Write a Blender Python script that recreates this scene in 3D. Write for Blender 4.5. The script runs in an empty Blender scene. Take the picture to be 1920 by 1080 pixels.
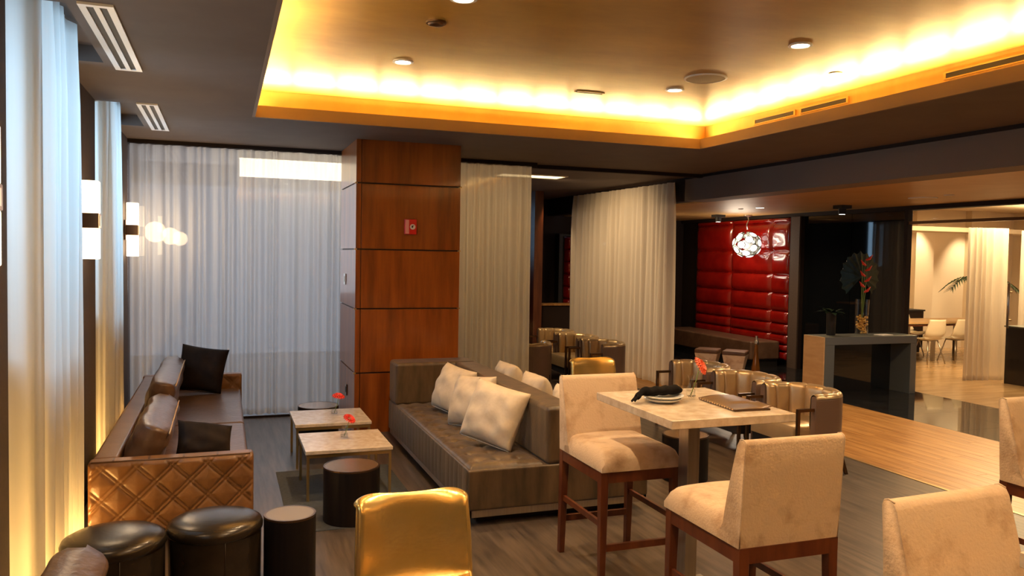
import bpy, bmesh, math, random
from mathutils import Vector, Matrix
random.seed(7)
S = bpy.context.scene
COL = S.collection
R = math.radians

# ------------------------------------------------------------------ camera
yaw, pit, rol = R(19.88), R(-2.32), R(1.01)
fw = Vector((math.sin(yaw)*math.cos(pit), math.cos(yaw)*math.cos(pit), math.sin(pit)))
rt = Vector((math.cos(yaw), -math.sin(yaw), 0)); up = rt.cross(fw)
r2 = rt*math.cos(rol) + up*math.sin(rol); u2 = up*math.cos(rol) - rt*math.sin(rol)
cd = bpy.data.cameras.new('camera'); cd.sensor_width = 36; cd.lens = 1500/1920*36; cd.clip_start = .05
cam = bpy.data.objects.new('camera', cd); COL.objects.link(cam)
m = Matrix.Identity(4)
for i in range(3): m[i][0] = r2[i]; m[i][1] = u2[i]; m[i][2] = -fw[i]
m[0][3], m[1][3], m[2][3] = 0, 0, 1.85
cam.matrix_world = m
S.camera = cam
S.view_settings.view_transform = 'Standard'; S.view_settings.look = 'None'
S.view_settings.gamma = 1; S.view_settings.use_curve_mapping = False
S.view_settings.exposure = 0.32

# ------------------------------------------------------------------ world + large lights
W = bpy.data.worlds.new('overcast_sky'); S.world = W; W.use_nodes = True
W.node_tree.nodes['Background'].inputs[0].default_value = (.50, .66, .90, 1)
W.node_tree.nodes['Background'].inputs[1].default_value = .35

WARM = (1, .70, .31); SOFT = (1, .70, .40); DAY = (.42, .70, 1)
def area(name, loc, target, size, power, col, size_y=None, spread=180):
    l = bpy.data.lights.new(name, 'AREA'); l.energy = power; l.color = col; l.size = size
    if size_y: l.shape = 'RECTANGLE'; l.size_y = size_y
    l.spread = R(spread)
    o = bpy.data.objects.new(name, l); COL.objects.link(o); o.location = loc
    o.rotation_euler = (Vector(target)-Vector(loc)).to_track_quat('-Z', 'Y').to_euler()
    return o
def spot(name, loc, target, power, col, ang=70, blend=.6, rad=.04):
    l = bpy.data.lights.new(name, 'SPOT'); l.energy = power; l.color = col; l.spot_size = R(ang); l.spot_blend = blend; l.shadow_soft_size = rad
    o = bpy.data.objects.new(name, l); COL.objects.link(o); o.location = loc
    o.rotation_euler = (Vector(target)-Vector(loc)).to_track_quat('-Z', 'Y').to_euler()
    return o
# daylight outside the two bay windows and the hall behind the sheer
for yc in (1.6, 4.93, 7.66): area('window_daylight', (-2.0, yc, 2.5), (-.9, yc, 2.35), 1.3, 50, DAY, 1.2)
area('hall_daylight', (.2, 11.6, 2.2), (.2, 9.3, 1.4), 2.4, 42, (.86, .90, 1), 2.0)
area('window_daylight', (3.6, 15.8, 2.3), (3.6, 14.9, 2.3), 1.5, 14, DAY, 1.3)
# room downlights (their trims are built further down)
DOWN = [(1.24, 4.3), (1.24, 5.87), (3.55, 4.35), (3.55, 5.9), (1.24, 2.74), (3.55, 2.78), (1.24, 1.2), (3.55, 1.2), (1.24, -.4), (3.55, -.4)]
for x, y in DOWN: spot('downlight_beam', (x, y, 3.235), (x, y, 0), 105, SOFT, 128, .9)

# ------------------------------------------------------------------ helpers
def link(o, parent=None):
    COL.objects.link(o)
    if parent: o.parent = parent
    return o
def tag(o, label=None, cat=None, group=None, kind=None):
    if label: o['label'] = label
    if cat: o['category'] = cat
    if group: o['group'] = group
    if kind: o['kind'] = kind
    return o
def thing(name, label, cat, loc=(0, 0, 0), rz=0, group=None):
    o = bpy.data.objects.new(name, None); link(o); o.empty_display_size = .1
    o.location = loc; o.rotation_euler = (0, 0, rz)
    return tag(o, label, cat, group)
def copy_tree(o, parent=None):
    c = o.copy(); link(c, parent)
    for ch in list(o.children): copy_tree(ch, c)
    return c
def finish(name, bm, mat, parent=None, smooth=False, wn=False):
    me = bpy.data.meshes.new(name); bm.normal_update(); bm.to_mesh(me); bm.free()
    if smooth:
        for p in me.polygons: p.use_smooth = True
    for mm in (mat if isinstance(mat, (list, tuple)) else [mat]): me.materials.append(mm)
    o = bpy.data.objects.new(name, me); link(o, parent)
    if wn:
        w = o.modifiers.new('wn', 'WEIGHTED_NORMAL'); w.weight = 80
    return o
def bx(bm, x0, x1, y0, y1, z0, z1, mi=0):
    v = [bm.verts.new(p) for p in ((x0,y0,z0),(x1,y0,z0),(x1,y1,z0),(x0,y1,z0),(x0,y0,z1),(x1,y0,z1),(x1,y1,z1),(x0,y1,z1))]
    for q in ((0,3,2,1),(4,5,6,7),(0,1,5,4),(1,2,6,5),(2,3,7,6),(3,0,4,7)):
        f = bm.faces.new([v[i] for i in q]); f.material_index = mi
    return v
def box(name, x0, x1, y0, y1, z0, z1, mat, parent=None, bev=0, seg=2):
    bm = bmesh.new(); bx(bm, x0, x1, y0, y1, z0, z1)
    if bev: bmesh.ops.bevel(bm, geom=bm.edges[:], offset=bev, segments=seg, profile=.5, affect='EDGES')
    return finish(name, bm, mat, parent, bev > 0, bev > 0)
def boxes(name, lst, mat, parent=None):
    bm = bmesh.new()
    for b in lst: bx(bm, *b)
    return finish(name, bm, mat, parent)
def taper(name, top, bot, ht, hb, zt, zb, mat, parent=None):
    """square leg: centre xy + half-size at the top and at the bottom"""
    bm = bmesh.new(); vs = []
    for (c, h, z) in ((bot, hb, zb), (top, ht, zt)):
        for sx, sy in ((-1,-1),(1,-1),(1,1),(-1,1)): vs.append(bm.verts.new((c[0]+sx*h, c[1]+sy*h, z)))
    for q in ((0,3,2,1),(4,5,6,7),(0,1,5,4),(1,2,6,5),(2,3,7,6),(3,0,4,7)): bm.faces.new([vs[i] for i in q])
    bmesh.ops.bevel(bm, geom=bm.edges[:], offset=.003, segments=1, affect='EDGES')
    return finish(name, bm, mat, parent)
def lathe(name, prof, mat, parent=None, n=32, smooth=True, loc=(0,0,0), cap=True):
    bm = bmesh.new(); rings = []
    for r, z in prof:
        rings.append([bm.verts.new((loc[0]+r*math.cos(2*math.pi*i/n), loc[1]+r*math.sin(2*math.pi*i/n), loc[2]+z)) for i in range(n)])
    for a, b in zip(rings, rings[1:]):
        for i in range(n): bm.faces.new((a[i], a[(i+1)%n], b[(i+1)%n], b[i]))
    if cap:
        if prof[0][0] > 1e-4: bm.faces.new(rings[0][::-1])
        if prof[-1][0] > 1e-4: bm.faces.new(rings[-1])
    bmesh.ops.remove_doubles(bm, verts=bm.verts[:], dist=1e-5)
    o = finish(name, bm, mat, parent, smooth)
    if smooth:
        o.data.set_sharp_from_angle(angle=R(40)) if hasattr(o.data, 'set_sharp_from_angle') else None
    return o
def sheet(name, nu, nv, fn, mat, parent=None, smooth=True, thick=0, off=-1):
    bm = bmesh.new()
    g = [[bm.verts.new(fn(i/nu, j/nv)) for j in range(nv+1)] for i in range(nu+1)]
    for i in range(nu):
        for j in range(nv): bm.faces.new((g[i][j], g[i+1][j], g[i+1][j+1], g[i][j+1]))
    o = finish(name, bm, mat, parent, smooth)
    if thick:
        s = o.modifiers.new('sol', 'SOLIDIFY'); s.thickness = thick; s.offset = off
    return o
def tube(name, pts, r, mat, parent=None, n=8, radii=None):
    bm = bmesh.new(); rings = []; P = [Vector(p) for p in pts]
    for i, p in enumerate(P):
        d = (P[min(i+1, len(P)-1)]-P[max(i-1, 0)]).normalized()
        a = d.orthogonal().normalized() if i == 0 else (rings_a - d*rings_a.dot(d)).normalized()
        rings_a = a; b = d.cross(a); rr = radii[i] if radii else r
        rings.append([bm.verts.new(p+a*rr*math.cos(2*math.pi*k/n)+b*rr*math.sin(2*math.pi*k/n)) for k in range(n)])
    for A, B in zip(rings, rings[1:]):
        for k in range(n): bm.faces.new((A[k], A[(k+1)%n], B[(k+1)%n], B[k]))
    bm.faces.new(rings[0][::-1]); bm.faces.new(rings[-1])
    return finish(name, bm, mat, parent, True)
def pillow(name, sx, sy, sz, mat, parent=None, n=18, crease=.012, seed=0, pinch=.06, box_=2.6, pw=.5):
    """soft cushion: wide in x and z, thin in y"""
    rnd = random.Random(seed); ph = [rnd.uniform(0, 6.28) for _ in range(8)]
    bm = bmesh.new(); side = {}
    for s in (-1, 1):
        g = []
        for i in range(n+1):
            row = []
            for j in range(n+1):
                u, v = 2*i/n-1, 2*j/n-1
                e = max(0, (1-abs(u)**box_)*(1-abs(v)**box_))**pw
                k = 1-pinch*(1-abs(v)**2)*abs(u)**4; l = 1-pinch*(1-abs(u)**2)*abs(v)**4
                w = crease*e*(math.sin(7*u+3*v+ph[0])*math.sin(4*v-2*u+ph[1])+.6*math.sin(13*u*v+ph[2])+.5*math.sin(9*v+5*u*u+ph[3]))
                edge = i in (0, n) or j in (0, n)
                if s == 1 and edge: row.append(side[(i, j)]); continue
                vt = bm.verts.new((u*sx/2*k, s*(e*sy/2+w), v*sz/2*l)); row.append(vt)
                if edge: side[(i, j)] = vt
            g.append(row)
        for i in range(n):
            for j in range(n):
                q = (g[i][j], g[i+1][j], g[i+1][j+1], g[i][j+1])
                bm.faces.new(q if s == -1 else q[::-1])
    return finish(name, bm, mat, parent, True)
def text_mesh(name, body, size, mat, parent, loc, rot, ext=.0006):
    cu = bpy.data.curves.new('txt', 'FONT'); cu.body = body; cu.size = size; cu.extrude = ext; cu.align_x = 'CENTER'; cu.align_y = 'CENTER'
    t = bpy.data.objects.new('txt', cu); COL.objects.link(t)
    dg = bpy.context.evaluated_depsgraph_get(); me = bpy.data.meshes.new_from_object(t.evaluated_get(dg))
    bpy.data.objects.remove(t); me.materials.clear(); me.materials.append(mat)
    o = bpy.data.objects.new(name, me); link(o, parent); o.location = loc; o.rotation_euler = rot
    return o

# ------------------------------------------------------------------ materials
def mat(name, col, rough=.5, metal=0, col2=None, scale=(6, 6, 6), detail=4, bump=0, bscale=None, emit=None, estr=0, spec=.5, sheen=0, coat=0, contrast=(.35, .65), rnd=0):
    M = bpy.data.materials.new(name); M.use_nodes = True
    nt = M.node_tree; N = nt.nodes; L = nt.links; b = N['Principled BSDF']
    b.inputs['Base Color'].default_value = (*col, 1); b.inputs['Roughness'].default_value = rough; b.inputs['Metallic'].default_value = metal
    b.inputs['Specular IOR Level'].default_value = spec
    if sheen: b.inputs['Sheen Weight'].default_value = sheen
    if coat: b.inputs['Coat Weight'].default_value = coat; b.inputs['Coat Roughness'].default_value = .08
    if emit: b.inputs['Emission Color'].default_value = (*emit, 1); b.inputs['Emission Strength'].default_value = estr
    tc = N.new('ShaderNodeTexCoord'); src = tc.outputs['Object']
    if rnd:
        oi = N.new('ShaderNodeObjectInfo'); va = N.new('ShaderNodeVectorMath'); va.operation = 'MULTIPLY_ADD'
        cb = N.new('ShaderNodeCombineXYZ')
        for k in range(3): L.new(oi.outputs['Random'], cb.inputs[k])
        L.new(cb.outputs[0], va.inputs[0]); va.inputs[1].default_value = (rnd*7, rnd*13, rnd*5); L.new(src, va.inputs[2]); src = va.outputs[0]
    if col2:
        mp = N.new('ShaderNodeMapping'); mp.inputs['Scale'].default_value = scale; L.new(src, mp.inputs[0])
        no = N.new('ShaderNodeTexNoise'); no.inputs['Scale'].default_value = 1; no.inputs['Detail'].default_value = detail; no.inputs['Roughness'].default_value = .6
        L.new(mp.outputs[0], no.inputs['Vector'])
        rp = N.new('ShaderNodeValToRGB'); rp.color_ramp.elements[0].position = contrast[0]; rp.color_ramp.elements[1].position = contrast[1]
        rp.color_ramp.elements[0].color = (*col, 1); rp.color_ramp.elements[1].color = (*col2, 1)
        L.new(no.outputs['Fac'], rp.inputs[0]); L.new(rp.outputs[0], b.inputs['Base Color'])
    if bump:
        mp2 = N.new('ShaderNodeMapping'); mp2.inputs['Scale'].default_value = bscale or scale; L.new(src, mp2.inputs[0])
        n2 = N.new('ShaderNodeTexNoise'); n2.inputs['Scale'].default_value = 1; n2.inputs['Detail'].default_value = 3
        L.new(mp2.outputs[0], n2.inputs['Vector'])
        bu = N.new('ShaderNodeBump'); bu.inputs['Strength'].default_value = bump; bu.inputs['Distance'].default_value = .01
        L.new(n2.outputs['Fac'], bu.inputs['Height']); L.new(bu.outputs[0], b.inputs['Normal'])
    return M
def sheer_mat(name, col, transp=.18, transl=.55):
    M = bpy.data.materials.new(name); M.use_nodes = True; nt = M.node_tree; N = nt.nodes; L = nt.links
    N.remove(N['Principled BSDF']); out = N['Material Output']
    d = N.new('ShaderNodeBsdfDiffuse'); d.inputs[0].default_value = (*col, 1)
    t = N.new('ShaderNodeBsdfTranslucent'); t.inputs[0].default_value = (*col, 1)
    tr = N.new('ShaderNodeBsdfTransparent'); m1 = N.new('ShaderNodeMixShader'); m2 = N.new('ShaderNodeMixShader')
    tc = N.new('ShaderNodeTexCoord'); mp = N.new('ShaderNodeMapping'); mp.inputs['Scale'].default_value = (60, 60, 1.5)
    no = N.new('ShaderNodeTexNoise'); no.inputs['Scale'].default_value = 1
    mr = N.new('ShaderNodeMapRange'); mr.inputs['To Min'].default_value = transp*.5; mr.inputs['To Max'].default_value = transp*1.5
    L.new(tc.outputs['Object'], mp.inputs[0]); L.new(mp.outputs[0], no.inputs['Vector']); L.new(no.outputs['Fac'], mr.inputs['Value'])
    m1.inputs[0].default_value = transl; L.new(d.outputs[0], m1.inputs[1]); L.new(t.outputs[0], m1.inputs[2])
    L.new(mr.outputs[0], m2.inputs[0]); L.new(m1.outputs[0], m2.inputs[1]); L.new(tr.outputs[0], m2.inputs[2]); L.new(m2.outputs[0], out.inputs[0])
    return M
def glass_mat(name, tint=(1, 1, 1), refl=1.0):
    M = bpy.data.materials.new(name); M.use_nodes = True; nt = M.node_tree; N = nt.nodes; L = nt.links
    N.remove(N['Principled BSDF']); out = N['Material Output']
    g = N.new('ShaderNodeBsdfGlossy'); g.inputs['Roughness'].default_value = .02
    tr = N.new('ShaderNodeBsdfTransparent'); tr.inputs[0].default_value = (*tint, 1)
    fr0 = N.new('ShaderNodeLayerWeight'); fr0.inputs[0].default_value = .5
    fr = N.new('ShaderNodeMath'); fr.operation = 'POWER'; fr.inputs[1].default_value = 4; L.new(fr0.outputs['Facing'], fr.inputs[0])
    mu = N.new('ShaderNodeMath'); mu.operation = 'MULTIPLY_ADD'; mu.inputs[1].default_value = .7*refl; mu.inputs[2].default_value = .045*refl; mu.use_clamp = True
    mx = N.new('ShaderNodeMixShader'); L.new(fr.outputs[0], mu.inputs[0]); L.new(mu.outputs[0], mx.inputs[0])
    L.new(tr.outputs[0], mx.inputs[1]); L.new(g.outputs[0], mx.inputs[2]); L.new(mx.outputs[0], out.inputs[0])
    return M
def emis(name, col, s): return mat(name, (.8, .8, .8), .5, emit=col, estr=s)

M = {}
M['floor'] = mat('floor_greybrown_woodgrain', (.045, .033, .025), .36, col2=(.115, .085, .062), scale=(22, 1.6, 1), detail=6, bump=.15)
M['oak'] = mat('oak_boards', (.26, .115, .03), .32, col2=(.46, .24, .075), scale=(26, 1.5, 1), detail=5, bump=.1, rnd=3)
M['stone'] = mat('polished_black_stone', (.008, .008, .009), .05, col2=(.02, .02, .022), scale=(4, 4, 4))
M['ceil'] = mat('taupe_ceiling_paint', (.115, .085, .068), .75, col2=(.13, .097, .078), scale=(3, 3, 3))
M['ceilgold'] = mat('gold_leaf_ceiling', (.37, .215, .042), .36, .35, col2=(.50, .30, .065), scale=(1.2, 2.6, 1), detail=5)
M['lip'] = mat('bronze_cove_lip', (.20, .125, .055), .55, .1)
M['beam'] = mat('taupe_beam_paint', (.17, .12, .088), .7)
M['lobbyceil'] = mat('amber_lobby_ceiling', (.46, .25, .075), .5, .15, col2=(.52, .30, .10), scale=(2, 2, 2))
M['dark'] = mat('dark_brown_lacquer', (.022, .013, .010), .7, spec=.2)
M['pier'] = mat('brown_wall_fabric', (.075, .048, .034), .8, col2=(.09, .058, .042), scale=(40, 40, 40))
M['wood'] = mat('cherry_veneer', (.17, .038, .004), .33, col2=(.33, .088, .010), scale=(9, 9, .9), detail=6, bump=.05, rnd=4, coat=.25)
M['woodgap'] = mat('dark_reveal', (.03, .012, .006), .5)
M['brass'] = mat('brushed_brass', (.62, .44, .20), .32, .95)
M['steel'] = mat('brushed_steel', (.42, .38, .33), .3, .95, col2=(.50, .46, .40), scale=(60, 60, 1))
M['bronze'] = mat('dark_bronze', (.16, .095, .055), .3, .9)
M['marble'] = mat('cream_marble', (.50, .39, .27), .18, col2=(.68, .57, .43), scale=(16, 16, 16), detail=8)
M['cowhide'] = mat('veined_marble', (.75, .66, .55), .3, col2=(.42, .28, .2), scale=(7, 7, 7), contrast=(.45, .7))
M['cream'] = mat('cream_velvet', (.33, .20, .10), .72, col2=(.58, .42, .265), contrast=(.30, .52), scale=(5, 5, 5), detail=6, bump=.25, bscale=(90, 90, 90), sheen=.12)
M['pillow'] = mat('cream_crushed_velvet', (.50, .40, .27), .62, col2=(.66, .55, .40), contrast=(.2, .8), scale=(14, 14, 14), detail=5, bump=.18, bscale=(30, 30, 30), sheen=.1)
M['darkpillow'] = mat('chocolate_velvet', (.010, .006, .005), .8, col2=(.020, .012, .009), scale=(8, 8, 8), spec=.2)
M['leg'] = mat('mahogany_legs', (.075, .017, .006), .32, col2=(.135, .036, .011), scale=(14, 14, 2), rnd=2)
M['leather'] = mat('caramel_leather', (.19, .085, .030), .36, col2=(.25, .12, .048), scale=(5, 5, 5), bump=.12, bscale=(60, 60, 60))
M['leatherdk'] = mat('umber_leather', (.10, .052, .030), .34, col2=(.15, .085, .052), scale=(5, 5, 5), bump=.3, bscale=(26, 26, 26))
M['stitch'] = mat('tan_stitching', (.55, .38, .22), .7)
M['grey'] = mat('taupe_velvet', (.048, .029, .013), .40, col2=(.115, .070, .032), scale=(10, 10, 2.2), detail=5, bump=.15, bscale=(40, 40, 40), sheen=.08)
M['goldlea'] = mat('gold_leather', (.62, .40, .11), .26, .75, col2=(.70, .47, .16), scale=(5, 5, 5), bump=.06, bscale=(70, 70, 70))
M['bronzelea'] = mat('bronze_leather', (.44, .31, .165), .32, .5, col2=(.50, .36, .20), scale=(4, 4, 4), bump=.05, bscale=(60, 60, 60))
M['brownlea'] = mat('brown_shell_leather', (.15, .095, .07), .42, .1)
M['ottoman'] = mat('black_bronze_leather', (.030, .022, .015), .26, .4, col2=(.05, .036, .024), scale=(4, 4, 4), bump=.05, bscale=(50, 50, 50))
M['black'] = mat('black_lacquer', (.007, .005, .005), .45, col2=(.012, .009, .008), scale=(30, 30, 1), spec=.2)
M['coppertop'] = mat('copper_tabletop', (.30, .19, .10), .25, .7)
M['greytop'] = mat('grey_tabletop', (.24, .205, .18), .45)
M['red'] = mat('red_patent_leather', (.20, .004, .0025), .17, col2=(.27, .008, .004), scale=(4, 4, 4), bump=.04, bscale=(30, 30, 30), coat=.5)
M['white'] = mat('white_enamel', (.80, .78, .74), .35)
M['chinaw'] = mat('white_china', (.85, .84, .80), .12)
M['napkin'] = mat('black_napkin', (.005, .004, .004), .9, spec=.1, bump=.3, bscale=(60, 60, 60))
M['menu'] = mat('brown_leather_menu', (.05, .020, .005), .32, col2=(.11, .05, .014), scale=(3, 12, 3))
M['alarm'] = mat('alarm_red', (.62, .012, .012), .35)
M['slot'] = mat('black_slot', (.008, .007, .007), .6)
M['sheer'] = sheer_mat('white_sheer', (.82, .79, .77), .20, .5)
M['sheerbay'] = sheer_mat('bay_sheer', (.83, .80, .74), .06, .6)
M['sheerwarm'] = sheer_mat('ivory_sheer', (.80, .73, .62), .10, .4)
M['hem'] = sheer_mat('doubled_heading', (.62, .57, .52), .02, .35)
M['glass'] = glass_mat('clear_glass', (.98, .985, .985), .6)
M['glassv'] = glass_mat('vase_glass', (.985, .99, .985), .9)
M['blackglass'] = mat('black_glass', (.004, .005, .006), .03, spec=.8)
M['shade'] = emis('opal_shade_lit', (1, .80, .52), 5)
M['bulb'] = emis('downlight_lens_lit', (1, .90, .72), 14)
M['lens'] = emis('pendant_lens_lit', (1, .95, .86), 3)
M['spotlens'] = emis('small_spot_lit', (1, .92, .8), 8)
M['panelglow'] = emis('lit_ceiling_panel', (1, .72, .36), 3)
M['plaster'] = mat('ivory_plaster', (.70, .58, .42), .8)
M['leaf'] = mat('dark_green_leaf', (.008, .022, .010), .35, col2=(.014, .04, .016), scale=(20, 20, 20))
M['stem'] = mat('green_stem', (.16, .26, .05), .5)
M['gerbera'] = mat('coral_red_petals', (.85, .055, .03), .6)
M['gerberaorange'] = mat('coral_orange_petals', (.90, .15, .06), .6)
M['pebble'] = mat('gold_pebbles', (.72, .42, .09), .25, .6)
M['oakpanel'] = mat('pale_oak_panel', (.48, .30, .14), .4, col2=(.58, .38, .19), scale=(3, 3, 14))
M['gunmetal'] = mat('gunmetal_frame', (.20, .21, .19), .4, .6)
M['amber'] = mat('amber_glass', (.35, .14, .03), .1, .3)
M['shellw'] = mat('ivory_plastic_shell', (.78, .68, .50), .35)
M['oakfloor2'] = mat('pale_floor', (.34, .21, .095), .22, col2=(.46, .30, .15), scale=(1.2, 9, 1))
M['floorpatch'] = mat('blue_grey_floor_patch', (.038, .042, .046), .9, col2=(.055, .06, .064), scale=(40, 40, 40))

# ------------------------------------------------------------------ setting
def struct(o): o['kind'] = 'structure'; return o
struct(box('floor', -3, 5.57, -3, 15.2, -.12, 0, M['floor']))
# oak walkway: separate boards
wk = struct(box('floor_walkway_bed', 5.57, 7.62, -3, 15.2, -.12, -.012, M['woodgap']))
bme = {}
nb = 16; bw = 2.05/nb
for i in range(nb):
    y = -3 - random.uniform(0, 1.7)
    while y < 13.5:
        ln = 1.75; y0, y1 = max(y, -3), min(y+ln, 15.0)
        if y1-y0 > .2:
            key = round(y1-y0, 3)
            if key not in bme:
                bm = bmesh.new(); bx(bm, .0015, bw-.0015, .0015, y1-y0-.0015, -.0125, 0); me = bpy.data.meshes.new('plank'); bm.to_mesh(me); bm.free(); me.materials.append(M['oak']); bme[key] = me
            o = bpy.data.objects.new('plank', bme[key]); link(o, wk); o.location = (5.57+i*bw, y0, 0)
        y += ln
# polished black stone strip with large tiles
st = struct(box('floor_stone_bed', 7.62, 9.36, -3, 15.2, -.12, -.012, M['slot']))
bm = bmesh.new(); bx(bm, .001, .868, .001, .868, -.0125, 0); tme = bpy.data.meshes.new('tile'); bm.to_mesh(tme); bm.free(); tme.materials.append(M['stone'])
for i in range(2):
    for j in range(20):
        o = bpy.data.objects.new('tile', tme); link(o, st); o.location = (7.62+i*.87, -3+j*.87, 0)
struct(box('floor_private_room', 9.36, 17, 4, 14, -.12, 0, M['oakfloor2']))
struct(box('trim_1', 5.545, 5.575, -3, 15.2, -.05, .004, M['brass']))

# main ceiling (soffit) with the cove opening and the curtain slots
CX0, CX1, CY0, CY1 = .23, 4.71, -2.2, 7.28
sl = [(4.30, 5.58), (7.02, 8.28), (1.58, 2.86)]
parts = [(-.70, CX0, -3, 9.5, 3.0, 3.05), (CX1, 6.15, -3, 9.5, 3.0, 3.05), (CX0, CX1, CY1, 9.5, 3.0, 3.05), (CX0, CX1, -3, CY0, 3.0, 3.05)]
ys = [-3] + [v for a, b in sorted(sl) for v in (a, b)] + [9.5]
for a, b in zip(ys[::2], ys[1::2]): parts.append((-.95, -.70, a, b, 3.0, 3.12))
parts.append((-1.6, -.95, -3, 9.5, 3.0, 3.12))
for a, b in sl: parts.append((-.95, -.70, a, b, 3.10, 3.12))
struct(boxes('ceiling', parts, M['ceil']))
# far lounge ceiling, beyond the track line
struct(boxes('ceiling_far_lounge', [(-1.6, 6.15, 9.5, 15.2, 2.99, 3.12)], M['ceil']))
struct(boxes('trim_2', [(-.95, 6.15, 9.42, 9.5, 2.955, 3.0)], M['dark']))
# cove: bronze lip, recess walls, gold ceiling
o = .15; RX0, RX1, RY0, RY1 = CX0-o, CX1+o, CY0-o, CY1+o
t = .025
struct(boxes('trim_3', [(CX0, CX0+t, CY0, CY1, 2.998, 3.10), (CX1-t, CX1, CY0, CY1, 2.998, 3.10), (CX0, CX1, CY1-t, CY1, 2.998, 3.10), (CX0, CX1, CY0, CY0+t, 2.998, 3.10)], M['lip']))
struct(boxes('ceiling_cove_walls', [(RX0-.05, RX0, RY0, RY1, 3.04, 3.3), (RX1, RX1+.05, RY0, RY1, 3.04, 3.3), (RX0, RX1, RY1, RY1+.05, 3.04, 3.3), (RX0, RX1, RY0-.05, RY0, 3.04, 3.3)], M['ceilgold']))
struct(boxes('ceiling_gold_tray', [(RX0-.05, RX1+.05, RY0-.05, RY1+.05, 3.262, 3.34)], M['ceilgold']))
# lamps lying in the cove trough
def cove(x, y, ax, L_, tgt):
    area('cove_lamp', (x, y, 3.086), tgt, .34 if ax == 'x' else .38, L_, WARM, .03, 170)
n = 12
for i in range(n):
    x = CX0+.15+(CX1-CX0-.3)*i/(n-1)
    cove(x, CY1+.06, 'x', 8.5, (x, CY1-.5, 3.6)); cove(x, CY0-.06, 'x', 8, (x, CY0+.5, 3.6))
n = 22
for i in range(n):
    y = CY0+.2+(CY1-CY0-.4)*i/(n-1)
    cove(CX0-.06, y, 'y', 8.5, (CX0+.5, y, 3.6)); cove(CX1+.06, y, 'y', 8.5, (CX1-.5, y, 3.6))
# dark slot air vents in the cove wall
for a, b in ((5.98, 6.58), (5.33, 5.92), (3.75, 4.40), (2.9, 3.5)):
    v = thing('slot_vent', {5.98: 'dark slot vent in gold cove wall next to the corner', 5.33: 'dark slot vent in gold cove wall beside another slot', 3.75: 'lone dark slot vent further along the gold cove wall', 2.9: 'dark slot vent in gold cove wall near the brown beam'}[a], 'vent', (RX1, (a+b)/2, 3.185))
    h = (b-a)/2
    box('slot', -.012, 0, -h+.02, h-.02, -.018, .018, M['slot'], v)
    boxes('frame', [(-.016, 0, -h, h, .018, .026), (-.016, 0, -h, h, -.026, -.018), (-.016, 0, -h, -h+.02, -.018, .018), (-.016, 0, h-.02, h, -.018, .018)], M['ceilgold'], v)

# left wall: piers, window bays
piers = [(-3, 1.58), (2.86, 4.28), (5.58, 7.0), (8.28, 9.5)]
for k, (a, b) in enumerate(piers): struct(box('wall_left_pier_%d' % (k+1), -1.6, -.94, a, b, 0, 3.0, M['pier']))
bays = [(1.58, 2.86), (4.28, 5.58), (7.0, 8.28)]
for k, (a, b) in enumerate(bays):
    struct(box('wall_left_sill_%d' % (k+1), -1.6, -1.04, a, b, 0, 1.38, M['pier']))
    w = bpy.data.objects.new('window_%d' % (k+1), None); link(w); w.location = (-1.5, (a+b)/2, 0); struct(w)
    h = (b-a)/2
    boxes('window_frame', [(-.03, .03, -h, h, 1.35, 1.41), (-.03, .03, -h, h, 2.94, 3.0), (-.03, .03, -h, -h+.05, 1.41, 2.94), (-.03, .03, h-.05, h, 1.41, 2.94), (-.03, .03, -.025, .025, 1.41, 2.94)], M['dark'], w)
    for s in (-1, 1): box('pane', -.004, .004, min(s*.025, s*(h-.05)), max(s*.025, s*(h-.05)), 1.41, 2.94, M['glass'], w)
struct(box('wall_back', -1.6, 9.4, -3.15, -3, 0, 3.12, M['pier']))
struct(box('baseboard_left', -.945, -.925, 5.58, 7.0, 0, .1, M['dark']))

# added warm fill strips in the bays, unseen, to turn the lower sheers golden
for a, b in bays:
    ym = (a+b)/2
    fu = thing('bay_fill_uplight', 'added warm fill uplight behind the bay sheer '+{4.28: 'next to the ottomans', 7.0: 'behind the caramel sofa', 1.58: 'next to the leather bench'}[a], 'fill light', (-.93, ym, 0), 0, 'added fill uplights in the window bays')
    box('housing', -.04, .04, -.45, .45, 0, .06, M['dark'], fu); box('lens', -.03, .03, -.43, .43, .06, .064, M['panelglow'], fu)
    area('bay_fill_glow', (-.93, ym, .075), (-.90, ym+.001, 1.5), .86, 14, (1, .56, .15), .05)
# wood panelled column
col = bpy.data.objects.new('wall_column', None); link(col); col.location = (1.8125, 8.73, 0); struct(col)
hx, hy = .5475, .55
box('core', -hx+.018, hx-.018, -hy+.018, hy-.018, 0, 3.0, M['woodgap'], col)
zs = [0, .62, 1.28, 1.888, 2.56, 3.0]
for a, b in zip(zs, zs[1:]):
    z0, z1 = a+(.007 if a else 0), b-(.007 if b < 3 else 0)
    box('panel', -hx+.055, hx, -hy, -hy+.02, z0, z1, M['wood'], col, .002, 1)
    box('corner_post', -hx, -hx+.05, -hy, -hy+.02, z0, z1, M['wood'], col, .002, 1)
    box('panel', -hx, -hx+.02, -hy+.021, hy, z0, z1, M['wood'], col, .002, 1)
    box('panel', hx-.02, hx, -hy+.021, hy, z0, z1, M['wood'], col, .002, 1)
    if 0 < a: 
        for sx in (-1, 1): box('joint_clip', sx*hx-.012, sx*hx+.012, -hy-.002, -hy+.03, a-.007, a+.007, M['brass'], col)

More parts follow.
